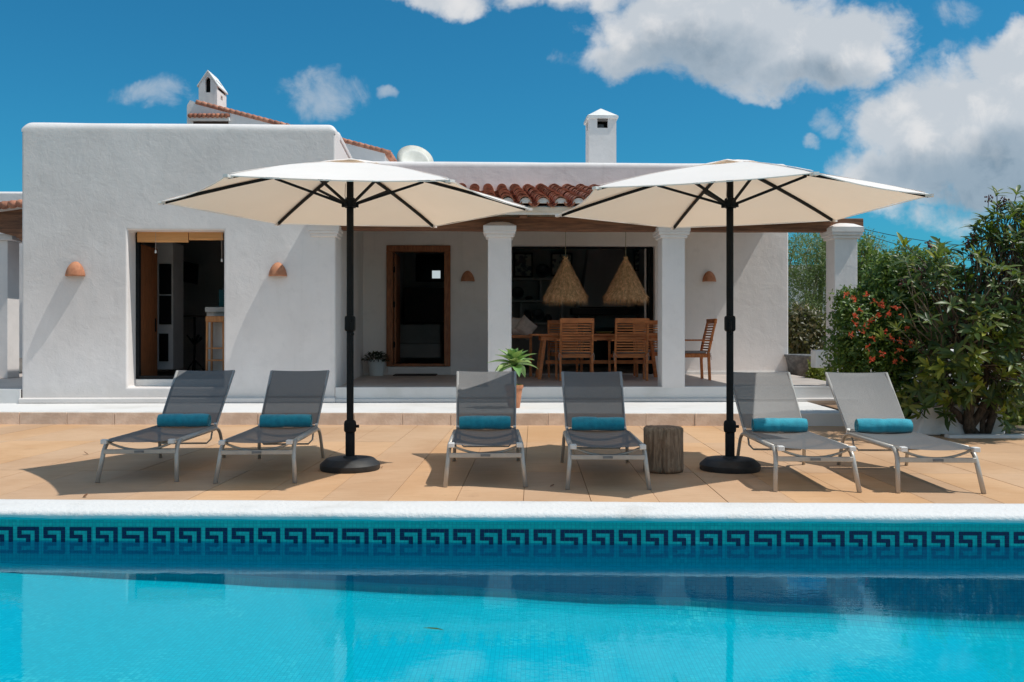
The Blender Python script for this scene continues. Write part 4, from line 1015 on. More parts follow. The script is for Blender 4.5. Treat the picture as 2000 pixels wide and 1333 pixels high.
        m = MB(); m.box(-.02, -.03, -.008, .02, .028, .012, Matrix.Translation(d * (R_ * .99) + Vector((0, 0, ribz(1) - .002))) @ Matrix.Rotation(a - math.pi / 2, 4, 'Z')); m.build('corner_pocket', CANVAS, cano)
    m = MB(); m.tube([(-.032, -.03, ch_ + .16), (-.036, -.03, ch_ + .06), (-.015, -.036, ch_ + .0)], .003, 5); m.build('tie_cord', CREAM, t_)
    return t_
make_parasol((-1.317, 7.29, 0), R(7.5), 2.155, 2.515, 'cream hexagonal parasol on the left, on a dark pole beside the second lounger', R(-70))
make_parasol((1.768, 7.27, 0), R(-22.4), 2.15, 2.505, 'cream hexagonal parasol on the right, on a dark pole beside the wood stump', R(-100))

# ------------------------------------------------------------------ stump
def stump_mat():
    m = bpy.data.materials.new('weathered_wood'); m.use_nodes = True; t = NT(m.node_tree)
    v = t.n('ShaderNodeTexCoord').outputs['Object']; st_ = t.n('ShaderNodeMapping', inp={0: v, 3: (14, 14, 1.6)}).outputs[0]
    n1 = t.noise(st_, 2.4, 8, .7, .8); n2 = t.noise(v, 9, 5, .6, 1.5)
    col = t.mix(t.sstep(n1, .3, .7), (.15, .095, .06), (.42, .30, .20)); col = t.mix(t.m('MULTIPLY', t.sstep(n2, .5, .75), .6), col, (.17, .095, .055))
    b = t.n('ShaderNodeBump', inp={'Strength': 1.0, 'Distance': .012, 'Height': n1})
    p = t.n('ShaderNodeBsdfPrincipled', inp={'Base Color': col, 'Roughness': .9, 'Normal': b.outputs[0]}); t.n('ShaderNodeOutputMaterial', inp={0: p.outputs[0]}); return m
m = MB(); D = 1750 * EYE / (924 - HY); n = 96; prof = []
rows = [(.0, .0), (.93, .0), (.97, .01)] + [(1.0 - .06 * math.sin(k * 3.2) * .5 - .05 * (k - .45) ** 2 * 1.0 + .02, .01 + .335 * k) for k in [i / 16 for i in range(17)]] + [(.93, .357), (.6, .362), (.3, .358), (0, .36)]
for (r, z) in rows:
    for j in range(n):
        t = 2 * math.pi * j / n
        q = .150 * r * (1 + .05 * math.cos(2 * t + .6) + .035 * math.cos(5 * t + 1) + .03 * mnoise.noise(Vector((math.cos(t) * 2, math.sin(t) * 2, z * 5))) + .014 * mnoise.noise(Vector((math.cos(t) * 9, math.sin(t) * 9, z * 2))))
        dcr = abs((t - 4.55 + .04 * math.sin(z * 14)) ); 
        if dcr < .05 and r > .5: q *= .86
        m.v.append((q * math.cos(t), q * math.sin(t), z * (1.0 if z > .3 else 1) + (.008 * mnoise.noise(Vector((q * 20 * math.cos(t), q * 20 * math.sin(t), 4))) if z > .35 else 0)))
for i in range(len(rows) - 1):
    for j in range(n): j2 = (j + 1) % n; m.f.append((i * n + j, i * n + j2, (i + 1) * n + j2, (i + 1) * n + j))
o = m.build('tree_stump', stump_mat(), smooth=True); o.location = U(1298, 924, D) ; o.location.z = 0; o.location.y += .08
tag(o, 'weathered grey-brown wood stump used as a side table between two loungers', 'stump')

# ------------------------------------------------------------------ dining set
def make_chair():
    t_ = thing('dining_chair', '', 'chair', (0, 0, 0), 0, 'teak armchairs round the porch table')
    h = 1.0; w = .255; rake = .11
    for s in (-1, 1):
        m = MB(); m.bar((s * w, -.22, 0), (s * w, -.20, .45), .036, .045, (0, 1, 0)); m.bar((s * w, -.20, .45), (s * w, -.225 - rake * .35, .75), .036, .04, (0, 1, 0)); m.bar((s * w, -.225 - rake * .35, .745), (s * w, -.215 - rake, h), .036, .036, (0, 1, 0)); m.build('leg', TEAK, t_, bevel=.004)
        m = MB(); m.bar((s * (w + .03), .23, 0), (s * (w + .035), .23, .64), .036, .04, (0, 1, 0)); m.build('leg', TEAK, t_, bevel=.004)
        m = MB(); m.box(s * (w + .04) - .03, -.26, .64, s * (w + .04) + .03, .28, .665); m.build('armrest', TEAK, t_, bevel=.008)
        m = MB(); m.box(s * w - .012, -.2, .37, s * w + .012, .23, .42); m.build('side_apron', TEAK, t_)
    for i in range(11):
        z = .46 + i * .043; k = (z - .45) / (h - .45); y_ = -.215 - rake * k + .01 + .012 * math.sin(k * math.pi)
        m = MB(); m.box(-w + .017, y_ - .008, z, w - .017, y_ + .008, z + .023); m.build('back_slat', TEAK, t_)
    m = MB(); m.box(-w - .016, -.225 - rake, h - .075, w + .016, -.185 - rake, h + .006); m.build('top_rail', TEAK, t_, bevel=.006)
    m = MB(); m.box(-w + .02, -.2, .37, w - .02, -.17, .42); m.box(-w, .20, .37, w, .23, .42); m.build('apron', TEAK, t_)
    m = MB(); m.box(-w + .01, -.19, .42, w - .01, .24, .435); m.build('seat', TEAK, t_)
    m = MB(); m.box(-w + .015, -.17, .437, w - .015, .235, .475); m.build('seat_cushion', CUSH, t_, bevel=.015, seg=3)
    for s in (-1, 1):
        m = MB(); m.tube([(s * (w - .01), -.17, .455), (s * (w + .022), -.215, .45), (s * (w + .03), -.235, .40), (s * (w + .022), -.24, .33)], .005, 5); m.tube([(s * (w + .02), -.235, .45), (s * (w - .03), -.24, .38)], .004, 5); m.build('cushion_tie', CREAM, t_)
    return t_
ch = make_chair()
spots = [(ha(1126, 1.75), 1.98, 0, 'teak slatted armchair seen from behind, nearer the agave'), (ha(1233, 1.75), 1.98, 0, 'teak slatted armchair seen from behind, nearer the right porch column'),
         (ha(1102, 3.25), 3.30, math.pi, 'teak armchair on the far side of the table, half hidden by the left front chair'), (ha(1272, 3.25), 3.30, math.pi, 'teak armchair on the far side of the table, half hidden by the right front chair'),
         (ha(1353, 2.2), 2.2, math.pi / 2, 'lone teak armchair in profile at the right end of the porch table')]
for i, (a, b, rz, lab) in enumerate(spots):
    p = hw(a, b, ZP)
    if i == 0: ch.location = p; ch.rotation_euler = (0, 0, rz + TH); ch['label'] = lab
    else: dup(ch, p, rz + TH, lab)
tb = thing('dining_table', 'long teak dining table with splayed legs under the straw pendant lamps', 'table', hw(ha(1175, 2.6), 2.62, ZP), TH)
for k in range(6): m = MB(); y_ = -.45 + k * .15; m.box(-1.22, y_ + .002, .725, 1.12, y_ + .148, .757); m.build('plank', TEAK, tb, bevel=.003)
m = MB(); m.box(-1.05, -.36, .65, .95, -.33, .724); m.box(-1.05, .33, .65, .95, .36, .724); m.build('apron', TEAK, tb)
for sx, x_ in ((-1, -.98), (1, .90)):
    for y_ in (-.36, .36): m = MB(); m.bar((x_ + sx * .10, y_, 0), (x_, y_ * .9, .724), .06, .05); m.build('leg', TEAK, tb, bevel=.006)
m = MB(); m.box(-.95, -.03, .25, .88, .03, .31); m.build('stretcher', TEAK, tb)
o = MB().lathe([(0, 0), (.09, 0), (.15, .035), (.155, .04), (.09, .012), (0, .01)], 20).build('serving_bowl', mat('olive_bowl', (.25, .22, .06), None, rough=.5), smooth=True); o.location = hw(ha(1180, 2.6), 2.6, ZP + .758); tag(o, 'small olive bowl on the middle of the dining table', 'bowl')
# bench with cushions at the back
bn = thing('bench', 'dark wooden bench with cushions against the porch wall beside the column', 'bench', hw(0, 0, 0), TH)
loc_box(bn, 985, 655, 1040, 661, 3.35, .55, TEAK, 'seat', .01)
for px in (990, 1034): loc_box(bn, px, 661, px + 5, 735, 3.4, .06, TEAK, 'leg')
def cushion(px, py, r, tilt, lab):
    p = hw(ha(px, 3.7), 3.7, hz(py, px, 3.7)); m = MB(); N_ = 14
    for sgn in (1, -1):
        b0 = len(m.v)
        for i in range(N_ + 1):
            for j in range(N_ + 1):
                u, v = -1 + 2 * i / N_, -1 + 2 * j / N_; th = .075 * ((1 - u ** 4) * (1 - v ** 4)) ** .6; pin = 1 - .07 * (1 - abs(u * v))
                m.v.append((u * r * pin, sgn * th, v * r * pin))
        for i in range(N_):
            for j in range(N_): a = b0 + i * (N_ + 1) + j; m.f.append((a, a + 1, a + N_ + 2, a + N_ + 1))
    o = m.build('cushion', CREAM, smooth=True); o.location = p; o.rotation_euler = (R(-14), R(tilt), TH + .2); tag(o, lab, 'cushion', 'cushions on the porch bench')
cushion(1003, 637, .17, 8, 'cream cushion right beside the middle column'); cushion(1027, 640, .17, 40, 'cream cushion tilted on its corner on the bench')
# pendant lamps
def pendant(px, b, lab, seed):
    rnd = random.Random(seed); a = ha(px, b); zt = hz(505, px, b); zb = hz(580, px, b); top = ZE + (b - BE) * sl_ - .1
    t_ = thing('pendant_lamp', lab, 'pendant lamp', hw(a, b, zb), TH, 'straw pendant lamps over the table')
    H = zt - zb; RR = 37 / F * hd(a, b)
    m = MB(); m.tube([(0, 0, H - .02), (0, 0, top - zb)], .006, 6); m.build('cord', CORD, t_)
    m = MB(); m.lathe([(RR * .92, .05), (RR * .74, .16), (RR * .42, H * .55), (RR * .16, H * .84), (.025, H)], 28); sh = m.build('shade', THATCH, t_, smooth=True)
    m = MB()
    for i in range(5600):
        t = rnd.uniform(0, 2 * math.pi); k0 = rnd.random() ** .6; k1 = min(1.0, k0 + rnd.uniform(.12, .3))
        def pt(k, off):
            r = .02 + (RR) * (k ** 1.12); z = H * (1 - k) ; return Vector((math.cos(t2) * (r + off), math.sin(t2) * (r + off), z))
        t2 = t; p = pt(k0, rnd.uniform(0, .02)); t2 = t + rnd.uniform(-.22, .22); q = pt(k1, rnd.uniform(.0, .05))
        if k1 >= .93: q.z -= rnd.uniform(0, .20) * rnd.random() ** .5; q.x += rnd.uniform(-.03, .03)
        d = (q - p); sdv = d.cross(Vector((math.cos(t), math.sin(t), 0))).normalized() * .0028
        mid = (p + q) / 2 + Vector((math.cos(t), math.sin(t), 0)) * rnd.uniform(0, .012)
        b0 = len(m.v); m.v += [tuple(p - sdv), tuple(p + sdv), tuple(mid + sdv), tuple(mid - sdv), tuple(q)]; m.f += [(b0, b0 + 1, b0 + 2, b0 + 3), (b0 + 3, b0 + 2, b0 + 4)]
    m.build('straw_fringe', THATCH, sh, kind='stuff')
    m = MB()
    for i in range(40): t = rnd.uniform(0, 6.28); m.tube([(0, 0, H - .03), (.04 * math.cos(t), .04 * math.sin(t), H + rnd.uniform(.0, .04))], .0025, 4)
    m.build('straw_tuft', THATCH, t_, kind='stuff')
pendant(1104.5, 2.45, 'conical straw pendant lamp hanging left, over the middle of the table', 3); pendant(1222, 2.45, 'conical straw pendant lamp hanging right, near the right porch column', 4)

# ------------------------------------------------------------------ vegetation
def leaf_template(L, W_, bend=.25, segs=3):
    """pointed leaf along +x, folded on the midrib"""
    vs = []; fs = []
    prof = [(0, .12), (.3, .85), (.6, 1.0), (.85, .6), (1.0, .0)] if segs > 2 else [(0, .15), (.5, 1.0), (1.0, .0)]
    for k, w in prof:
        x = L * k; z = -bend * L * k * k; ww = W_ / 2 * w
        vs += [(x, -ww, z + ww * .35), (x, 0, z), (x, ww, z + ww * .35)]
    for i in range(len(prof) - 1):
        a = i * 3; fs += [(a, a + 3, a + 4, a + 1), (a + 1, a + 4, a + 5, a + 2)]
    return [Vector(v) for v in vs], fs
def add_leaf(m, tpl, loc, d, up, sc=1.0):
    d = d.normalized(); r = up.cross(d)
    if r.length < .05: r = Vector((1, 0, 0)).cross(d)
    r.normalize(); u = d.cross(r)
    vs, fs = tpl; k = len(m.v)
    for v in vs: m.v.append(tuple(loc + (d * v.x + r * v.y + u * v.z) * sc))
    m.f += [tuple(i + k for i in f) for f in fs]
def leaf_rot(d, up):
    d = d.normalized(); r = up.cross(d)
    if r.length < .05: r = Vector((1, 0, 0)).cross(d)
    r.normalize(); u = d.cross(r)
    return Matrix(((d.x, r.x, u.x), (d.y, r.y, u.y), (d.z, r.z, u.z))).to_euler()
def rv(rnd): 
    while True:
        v = Vector((rnd.uniform(-1, 1), rnd.uniform(-1, 1), rnd.uniform(-1, 1)))
        if .05 < v.length < 1: return v
def branch(m, p, q, r0, r1, rnd, wob=.08, n=5, sag=0):
    pts = []
    for i in range(n + 1):
        k = i / n; pt = p.lerp(q, k)
        if 0 < i < n: pt += rv(rnd) * wob * (q - p).length * .5
        pt.z += sag * k * (1 - k); pts.append(pt)
    m.tube(pts, [r0 + (r1 - r0) * i / n for i in range(n + 1)], 6); return pts

# --- the large-leaved tree at the right
rnd = random.Random(11)
DT = 9.75; base = U(1893, 846, 9.8); base.z = .0
tree = thing('broadleaf_tree', 'large dark-leaved tree with twisting trunks and purple berries in the planter at the right', 'tree', (base.x, base.y, 0))
def Ut(px, py, dD=0): p = U(px, py, DT + dD); return p - Vector((base.x, base.y, 0))
trunk = MB(); forks = []
for (dx, tx, ty, r) in ((-.10, 1838, 700, .038), (-.02, 1880, 690, .05), (.05, 1925, 680, .045), (.12, 1965, 700, .035), (.0, 1900, 640, .045), (.16, 1990, 620, .035)):
    tip = Ut(tx, ty, rnd.uniform(-.4, .4)); pts = branch(trunk, Vector((dx, rnd.uniform(-.05, .05), 0)), tip, r * 1.25, r * .5, rnd, .16, 7)
    forks += pts[4:]
trunk.build('trunk', BARK, tree, smooth=True)
ell = [(1865, 640, 150, 110, .75), (1955, 560, 80, 150, .7), (1815, 585, 70, 80, .6), (1900, 720, 110, 80, .6), (1990, 680, 70, 130, .7), (1965, 440, 40, 60, .35), (1800, 660, 50, 80, .5), (2050, 560, 80, 190, .7), (1990, 470, 60, 70, .5), (1840, 520, 95, 45, .5), (1820, 770, 75, 50, .4), (1955, 790, 60, 40, .4), (1880, 745, 60, 40, .5), (1790, 745, 35, 35, .3)]
ros = []
tot = sum(e[2] * e[3] for e in ell)
for (ex, ey, rx, ry, rd) in ell:
    for _ in range(int(760 * rx * ry / tot)):
        v = rv(rnd); v = v.normalized() * (v.length ** .45)
        if ex + v.x * rx < 1812 and 555 < ey + v.z * ry < 760 and rnd.random() < .8: continue
        ros.append((ex + v.x * rx, ey + v.z * ry, v.y * rd * 1.3, v))
ros += [(1947, 378, 0, Vector((-.3, -.2, 1))), (1985, 380, .1, Vector((.3, -.2, 1))), (1955, 430, 0, Vector((-.8, -.2, .3))), (1836, 492, -.3, Vector((-.1, 0, 1))), (1766, 478, -.2, Vector((-.1, 0, 1))), (1990, 405, 0, Vector((0, 0, 1))), (1905, 470, 0, Vector((-1, 0, .3)))]
TPL = leaf_template(.168, .043, .34); TPLN = leaf_template(.165, .044, .18)
lm = MB(); lm.add(*TPL); leafmesh = lm.mesh('leaf', LF_BIG, smooth=True); lm = MB(); lm.add(*TPLN); leafmesh_n = lm.mesh('leaf', LF_NEW, smooth=True)
rest = MB(); restn = MB(); twigs = MB(); pales = MB(); nleaf = 0
ros.sort(key=lambda r_: r_[2])
for idx, (px, py, dd, v) in enumerate(ros):
    p = Ut(px, py, dd)
    if p.x > 2.3: pass
    cen = Ut(1890, 620, 0)
    out = (p - cen); out = (out.normalized() * .7 + Vector((0, -.25, .75)) + rv(rnd) * .5).normalized()
    new = rnd.random() < .24 and v.z > -.4
    nl = rnd.randint(6, 9)
    f = min(forks, key=lambda q: (q - p).length + rnd.uniform(0, .4))
    branch(pales if rnd.random() < .35 else twigs, f, p, .011, .004, rnd, .12, 4)
    r1 = out.cross(Vector((0, 0, 1))); r1 = r1.normalized() if r1.length > .1 else Vector((1, 0, 0)); r2 = out.cross(r1)
    for i in range(nl):
        a = i * 2.4 + rnd.uniform(-.3, .3); sp = rnd.uniform(.55, 1.25) if not new else rnd.uniform(.3, .8)
        d = (out * math.cos(sp) + (r1 * math.cos(a) + r2 * math.sin(a)) * math.sin(sp)); d.z -= .12 * rnd.random()
        sc = rnd.uniform(.45, 1.12); loc = p + out * rnd.uniform(-.05, .02); ppx = CX + F * (loc.x + base.x) / (loc.y + base.y)
        if nleaf < 290 and v.y < 0 and ppx < 1998 and py > 360 and rnd.random() < .75:
            link('leaf', leafmesh_n if new else leafmesh, tree, loc=loc, rot=leaf_rot(d, out), scl=(sc, sc, sc)); nleaf += 1
        else: add_leaf(restn if new else rest, TPLN if new else TPL, loc, d, out, sc)
rest.build('crown', LF_BIG, tree, smooth=True, kind='stuff'); restn.build('young_leaves', LF_NEW, tree, smooth=True, kind='stuff')
twigs.build('twigs', BARK, tree, smooth=True, kind='stuff'); pales.build('pale_twigs', STEM, tree, smooth=True, kind='stuff')
for px, py in ((1931, 388), (1962, 392), (1955, 402), (1890, 475), (1902, 462), (1813, 478), (1900, 500), (1976, 490), (1800, 530), (1760, 550), (1985, 520), (1880, 560), (1935, 600)):
    m = MB(); c0 = Ut(px, py, -.25)
    for i in range(14):
        q = c0 + rv(rnd) * .05; m.lathe([(0, -.010), (.008, -.005), (.0095, .001), (.006, .008), (0, .010)], 6, q)
    m.tube([c0 + Vector((0, 0, .04)), c0 + Vector((.02, .05, -.09))], .004, 5); m.build('berry_cluster', BERRY, tree, smooth=True)

def leafcloud(m, ells, n, tpl, rnd, D, off=Vector((0, 0, 0)), cl=7, clr=.09, shell=.4):
    tot = sum(e[2] * e[3] for e in ells)
    for (ex, ey, rx, ry, rd) in ells:
        for _ in range(int(n / cl * rx * ry / tot)):
            v = rv(rnd); v = v.normalized() * (v.length ** shell)
            p = U(ex + v.x * rx, ey - v.z * ry, D + v.y * rd) - off
            for _ in range(cl):
                q = p + rv(rnd) * clr; d = rv(rnd); d.z += .2; add_leaf(m, tpl, q, d, (v + Vector((0, -.3, .8)) + rv(rnd) * .6), rnd.uniform(.6, 1.3))
def shrub(name, lab, cat, D, bx_, byb, ells, n, tpl, M_, seed, stems=6, stemM=BARK, cl=7, clr=.09, sr=.012, zb=None, grp=None, shell=.4, twig=60):
    rnd = random.Random(seed); b = U(bx_, byb, D)
    if zb is not None: b.z = zb
    t_ = thing(name, lab, cat, b, 0, grp)
    m = MB(); leafcloud(m, ells, n, tpl, rnd, D, b, cl, clr, shell); m.build('foliage', M_, t_, smooth=True, kind='stuff')
    m = MB(); fk = []
    for i in range(stems):
        e = ells[i % len(ells)]; q = U(e[0] + rnd.uniform(-.5, .5) * e[2], e[1] + rnd.uniform(-.6, .2) * e[3], D + rnd.uniform(-.4, .4) * e[4]) - b
        fk += branch(m, Vector((rnd.uniform(-.08, .08), rnd.uniform(-.05, .05), -.1)), q, sr * 1.6, sr * .6, rnd, .14, 6)[2:]
    for i in range(twig):
        e = rnd.choice(ells); q = U(e[0] + rnd.uniform(-.85, .85) * e[2], e[1] + rnd.uniform(-.8, .8) * e[3], D + rnd.uniform(-.7, .7) * e[4]) - b
        branch(m, min(fk, key=lambda s_: (s_ - q).length), q, sr * .45, sr * .15, rnd, .15, 4)
    m.build('stems', stemM, t_, smooth=True); return t_, b
SMT = leaf_template(.035, .017, .2, 2); MDT = leaf_template(.06, .028, .2, 2); BGT = leaf_template(.10, .05, .2, 2); FTH = leaf_template(.09, .022, .2, 2)
fb_, fbase = shrub('flowering_bush', 'dense small-leaved bush with orange-red trumpet flowers in front of the end column', 'bush', 10.6, 1740, 800,
      [(1700, 640, 78, 78, .5), (1660, 610, 34, 30, .3), (1645, 700, 30, 45, .3), (1720, 700, 80, 55, .5), (1770, 640, 70, 90, .5), (1655, 580, 22, 14, .15), (1760, 780, 45, 50, .4), (1750, 560, 60, 60, .4), (1800, 600, 50, 60, .4), (1800, 790, 45, 40, .3), (1765, 525, 50, 38, .4), (1820, 520, 50, 30, .4)], 25000, MDT, LF_SM, 21, 10, BARK, 6, .10, .010, zb=0, twig=120)
for px, py in ((1650, 574), (1691, 577), (1707, 588), (1722, 590), (1718, 598), (1678, 607), (1667, 619), (1700, 628), (1762, 617), (1693, 640), (1685, 650), (1758, 668), (1778, 672), (1756, 686), (1693, 679), (1747, 708), (1740, 663), (1785, 680), (1668, 588), (1735, 612), (1712, 618), (1670, 632), (1725, 650), (1705, 664), (1770, 640), (1764, 700), (1722, 690), (1700, 705), (1660, 655), (1748, 600)):
    m = MB(); c0 = U(px, py, 10.6 - .66) - fbase
    for i in range(rnd.randint(3, 8)):
        d = (rv(rnd) + Vector((0, -.6, .1))).normalized(); q = c0 + rv(rnd) * .025
        m.tube([q, q + d * .035], [.003, .006], 5)
        for k in range(4): dd = (d + rv(rnd) * .9).normalized(); add_leaf(m, leaf_template(.018, .012, .1, 2), q + d * .034, dd, d)
    m.build('flower', REDF, fb_)
# white planter wall behind / under the tree
pwl = thing('planter_wall', 'low whitewashed rough planter wall below the large tree at the right', 'wall', (0, 0, 0))
m = MB(); q0 = U(1784, 855, 9.75); q1 = U(1966, 855, 9.75)
m.add([(q0.x + .02, 9.72, 0), (q1.x, 9.75, 0), (q1.x, 10.1, 0), (q0.x + .02, 10.1, 0), (q0.x + .16, 9.78, .33), (q1.x - .02, 9.80, .34), (q1.x - .02, 10.05, .34), (q0.x + .16, 10.05, .33)], [(3, 2, 1, 0), (4, 5, 6, 7), (0, 1, 5, 4), (1, 2, 6, 5), (2, 3, 7, 6), (3, 0, 4, 7)])
pwl.location = (0, 0, 0); m.build('wall', COPM, pwl, bevel=.03)
kb = MB(); k0 = U(1845, 853, 9.6); kb.box(k0.x, 9.5, -.02, 9, 9.62, .035); kb.build('kerb', COPM, kind='structure', bevel=.015)
bdm = MB(); bdm.box(k0.x + .02, 9.62, -.05, 9, 12.5, .02); bdm.build('flower_bed', GROUND, kind='structure')
# white garden wall behind the bush
gw = MB(); g0, g1 = U(1645, 745, 13.2), U(1850, 745, 13.2); gw.box(g0.x, 13.2, -.1, g1.x + 3, 13.4, EYE - (683 - HY) / F * 13.2); o = gw.build('garden_wall', SMOOTHW, bevel=.03); tag(o, 'low white garden wall glimpsed through the flowering bush', 'wall')
pbx = MB(); pbx.box(0, 0, -.26, .2, .25, 0); o = pbx.build('planter_box', SMOOTHW, bevel=.02); o.location = U(1594, 684, 12.9); tag(o, 'small white box shaped block against the left side of the end column', 'block')
# background planting right of the house
shrub('shrub', 'dark bronze-leaved shrub between the house corner and the end column', 'shrub', 19.0, 1580, 740, [(1580, 660, 44, 52, .7), (1560, 640, 30, 40, .5)], 6500, BGT, LF_DK, 31, 6, cl=6, clr=.16, zb=-.1)
shrub('shrub', 'lime green little shrub just left of the foot of the end column', 'shrub', 15.5, 1600, 745, [(1600, 722, 17, 30, .2), (1590, 735, 14, 14, .2)], 1500, MDT, LF_YEL, 32, 4, cl=6, clr=.07, zb=-.05, twig=10)
shrub('shrub', 'bright green low shrub beyond the planter wall at the right edge', 'shrub', 11.0, 1990, 850, [(1990, 815, 34, 30, .3), (2030, 790, 40, 50, .3)], 2200, BGT, LF_YEL, 33, 4, cl=6, clr=.1, zb=-.0, twig=14)
shrub('tree', 'airy pale green tree behind the house corner with thin arching branches', 'tree', 24.0, 1600, 740, [(1570, 510, 48, 55, 1.2), (1610, 500, 30, 50, .9), (1570, 590, 38, 55, 1.0), (1625, 560, 30, 60, .8)], 15000, FTH, LF_PALE, 34, 6, STEM, 8, .26, .028, zb=-.1, twig=70)
shrub('tree', 'leafy green tree behind the end column, left of the large tree', 'tree', 20.0, 1720, 740, [(1715, 545, 42, 50, .8), (1760, 550, 40, 45, .8), (1690, 520, 20, 50, .5), (1740, 610, 60, 60, .9)], 8000, BGT, LF_SM, 35, 8, BARK, 7, .16, .03, zb=-.1, twig=70)
shrub('tree', 'feathery pale treetop poking above the green tree behind the end column', 'tree', 27.0, 1710, 740, [(1705, 500, 36, 36, .8), (1690, 480, 18, 26, .5)], 2600, FTH, LF_PALE, 36, 7, STEM, 7, .25, .03, zb=-.1, twig=50)
# pot beside the house corner
m = MB(); m.lathe([(0, 0), (.16, 0), (.26, .42), (.28, .43), (.28, .47), (.25, .47), (.24, .43), (0, .42)], 24); o = m.build('garden_pot', GALV, smooth=True); o.location = U(1561, 738, 16.9); o.location.z -= .03; tag(o, 'weathered grey tapered pot beside the right corner of the house', 'pot')
# utility pole and wires
p0, p1 = U(1600, 640, 30), U(1610, 462, 30); p0 = p0 + (p0 - p1) * .6
ut = thing('utility_pole', 'dark leaning utility pole behind the end column', 'utility pole', (p0.x, p0.y, -.1)); m = MB(); m.tube([Vector((0, 0, 0)), p1 - Vector((p0.x, p0.y, -.1))], [.09, .07], 10); m.build('pole', POLEW, ut, smooth=True)
for (xa, ya, xb, yb, lab) in ((1655, 440, 2040, 478, 'upper thin overhead cable crossing the sky above the bush'), (1655, 447, 2040, 520, 'lower thin overhead cable crossing the sky above the bush')):
    a_, b_ = U(xa, ya, 30), U(xb, yb, 40); m = MB(); pts = [a_.lerp(b_, k / 12) - Vector((0, 0, .35 * 4 * (k / 12) * (1 - k / 12))) for k in range(13)]; m.tube(pts, .012, 5); o = m.build('overhead_cable', BLACKM, smooth=True); tag(o, lab, 'cable', 'overhead cables')
# far white houses glimpsed through the branches and the tree belt
fh = thing('distant_house', 'distant white house glimpsed through the pale tree beside the house corner', 'house', U(1545, 640, 60)); 
m = cells([0, .9, 1.8, 3.6, 4.5, 7], [-2, 1.0, 2.2, 4.2], {(1, 1), (3, 1)}, 0, .3); m.build('wall', SMOOTHW, fh); m = MB(); m.box(0, .3, -2, 7, 5, 4.1); m.build('rear_block', GREYW, fh)
for x_ in (.9, 3.6): m = MB(); m.box(x_, .15, 1.0, x_ + .9, .2, 2.2); m.build('window', BLACKG, fh)
rnd = random.Random(5); m = MB()
for i in range(9000):
    x_ = rnd.uniform(-80, 140); y_ = 95 + rnd.uniform(-6, 6); z_ = rnd.random() ** 1.3 * (4.2 + 1.6 * mnoise.noise(Vector((x_ * .12, 0, 0)))); add_leaf(m, leaf_template(1.1, .7, .1, 2), Vector((x_, y_, z_)), rv(rnd), Vector((0, -.4, 1)) + rv(rnd), rnd.uniform(.6, 1.2))
o = m.build('distant_trees', LF_SM, kind='stuff'); o['label'] = 'far belt of green trees beyond the garden'; o['category'] = 'trees'

# agave in its pot
ap = U(1004, 797, 11.6); ap.z = ZL
pot = thing('flower_pot', 'terracotta flower pot on the white ledge behind the third lounger', 'pot', ap)
m = MB(); m.lathe([(0, 0), (.075, 0), (.108, .25), (.12, .252), (.122, .295), (.104, .297), (.10, .262), (0, .262)], 28); m.build('vessel', TERRA, pot, angle=40)
m = MB(); m.lathe([(0, .258), (.10, .258)], 20); m.build('soil', GROUND, pot)
ag = thing('agave', 'pale green rosette agave on a short stem in the terracotta pot', 'plant', ap + Vector((0, 0, .26)))
m = MB(); m.tube([(0, 0, 0), (.01, 0, .12), (0, 0, .30)], [.028, .03, .036], 10); m.build('stem', BARK, ag, smooth=True)
rnd = random.Random(9)
def agave_leaf(L, W_, curl, M_=AGAVE):
    m = MB(); n = 9
    for i in range(n + 1):
        k = i / n; w = W_ / 2 * (.35 + 1.3 * math.sin(math.pi * min(1, k * .62 + .18)) - .65) if k < 1 else .0
        w = W_ / 2 * (.42 * (1 - k) + math.sin(math.pi * k ** .9) * .95) * (1 if k < 1 else 0)
        ang = .0 - curl * k; x = L * k * math.cos(curl * k * .55); z = -L * k * math.sin(curl * k * .55)
        m.v += [(x, -w, z + w * .45), (x, -w * .5, z + w * .08), (x, 0, z - .002), (x, w * .5, z + w * .08), (x, w, z + w * .45)]
    for i in range(n):
        for j in range(4): a = i * 5 + j; m.f.append((a, a + 5, a + 6, a + 1))
    return m
for i in range(26):
    lay = i / 26; a = i * 2.399; elv = R(82) * (1 - lay) ** .8 + R(-8) * lay + rnd.uniform(-.08, .08); L = .18 + .17 * min(1, lay * 1.8) * rnd.uniform(.85, 1.1)
    o = agave_leaf(L, .118, .25 + .75 * lay).build('leaf', AGAVE, ag, smooth=True); o.location = (0, 0, .33 - .06 * lay)
    o.rotation_euler = (0, -elv, a)
for i in range(6):
    o = agave_leaf(.09, .035, .6).build('leaf', AGAVE, ag, smooth=True); o.location = (.03 * math.cos(i), .03 * math.sin(i), .01); o.rotation_euler = (0, -R(40), i * 1.05)
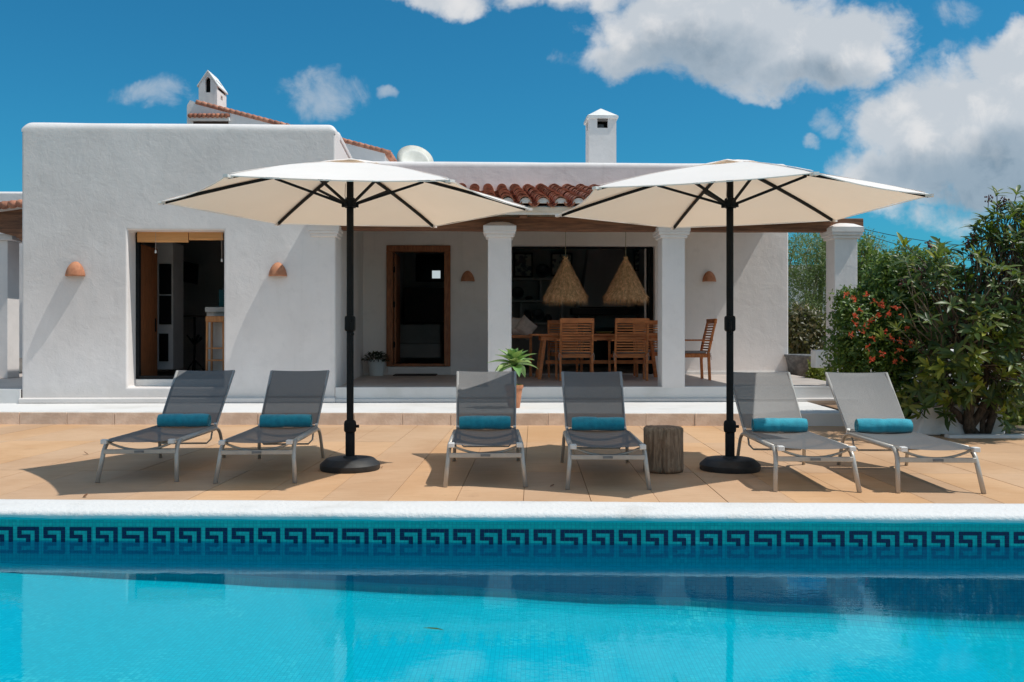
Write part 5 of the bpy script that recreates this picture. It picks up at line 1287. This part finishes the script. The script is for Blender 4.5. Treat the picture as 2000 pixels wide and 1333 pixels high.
# pot plant by the door
pp = hw(ha(735, 3.8), 3.8, ZP); pot2 = thing('plant_pot', 'pale ribbed ceramic pot on the porch floor beside the wooden door', 'pot', pp)
m = MB(); m.lathe([(0, 0), (.125, 0), (.152, .28), (.155, .295), (.142, .295), (.135, .25), (0, .25)], 28); m.build('vessel', POTW, pot2, angle=40)
pln = thing('pot_plant', 'dark leafy plant growing in the pale pot beside the wooden door', 'plant', pp + Vector((0, 0, .25))); m = MB(); rnd = random.Random(4)
for i in range(420):
    v = rv(rnd); v.z = abs(v.z) * .75; p = Vector((v.x * .25, v.y * .2, .03 + v.z * .18)); add_leaf(m, leaf_template(.06, .03, .2, 2), p, v + rv(rnd) * .5, Vector((0, -.2, 1)), rnd.uniform(.7, 1.2))
m.build('foliage', LF_POT, pln, kind='stuff')
m = MB()
for i in range(14): a = i * .9; m.tube([(0, 0, -.02), (.14 * math.cos(a), .12 * math.sin(a), .12)], .004, 5)
m.build('stems', STEM, pln)

# small things on deck and water
rnd = random.Random(77)
def stray(px, py, lab, M_=None, L=.05):
    D = F * EYE / (py - HY); p = U(px, py, D); p.z = .004; m = MB(); m.add(*leaf_template(L, L * .4, -.3, 3)); o = m.build('fallen_leaf', M_ or mat('dry_leaf', (.16, .08, .04), None, rough=.9), smooth=True)
    o.location = p; o.rotation_euler = (rnd.uniform(-.3, .3), rnd.uniform(-.2, .2), rnd.uniform(0, 6)); tag(o, lab, 'leaf', 'fallen leaves')
DRY = mat('dry_leaf', (.16, .08, .04), None, rough=.9)
stray(162, 973, 'dry brown leaf on the deck near the coping at the far left', DRY); stray(173, 889, 'pale dry leaf on the deck left of the first lounger', DRY, .06); stray(1074, 952, 'dry leaf in the shade beside the fourth lounger', DRY)
stray(745, 914, 'dry leaf beside the left parasol base', DRY, .04)
D = F * (EYE - E_W) / (1229 - HY); p = U(846, 1229, D); p.z = E_W + .004
m = MB(); m.add(*leaf_template(.085, .016, .03, 3)); o = m.build('floating_leaf', LF_BIG, smooth=True); o.location = p; o.rotation_euler = (0, 0, R(-12)); o.location.x -= .04; tag(o, 'narrow dark leaf floating on the pool water', 'leaf')

# ------------------------------------------------------------------ render settings
S.render.engine = 'CYCLES'; S.cycles.max_bounces = 10; S.cycles.diffuse_bounces = 8; S.cycles.transparent_max_bounces = 16
S.cycles.caustics_reflective = False; S.cycles.caustics_refractive = False
S.cycles.sample_clamp_indirect = 6
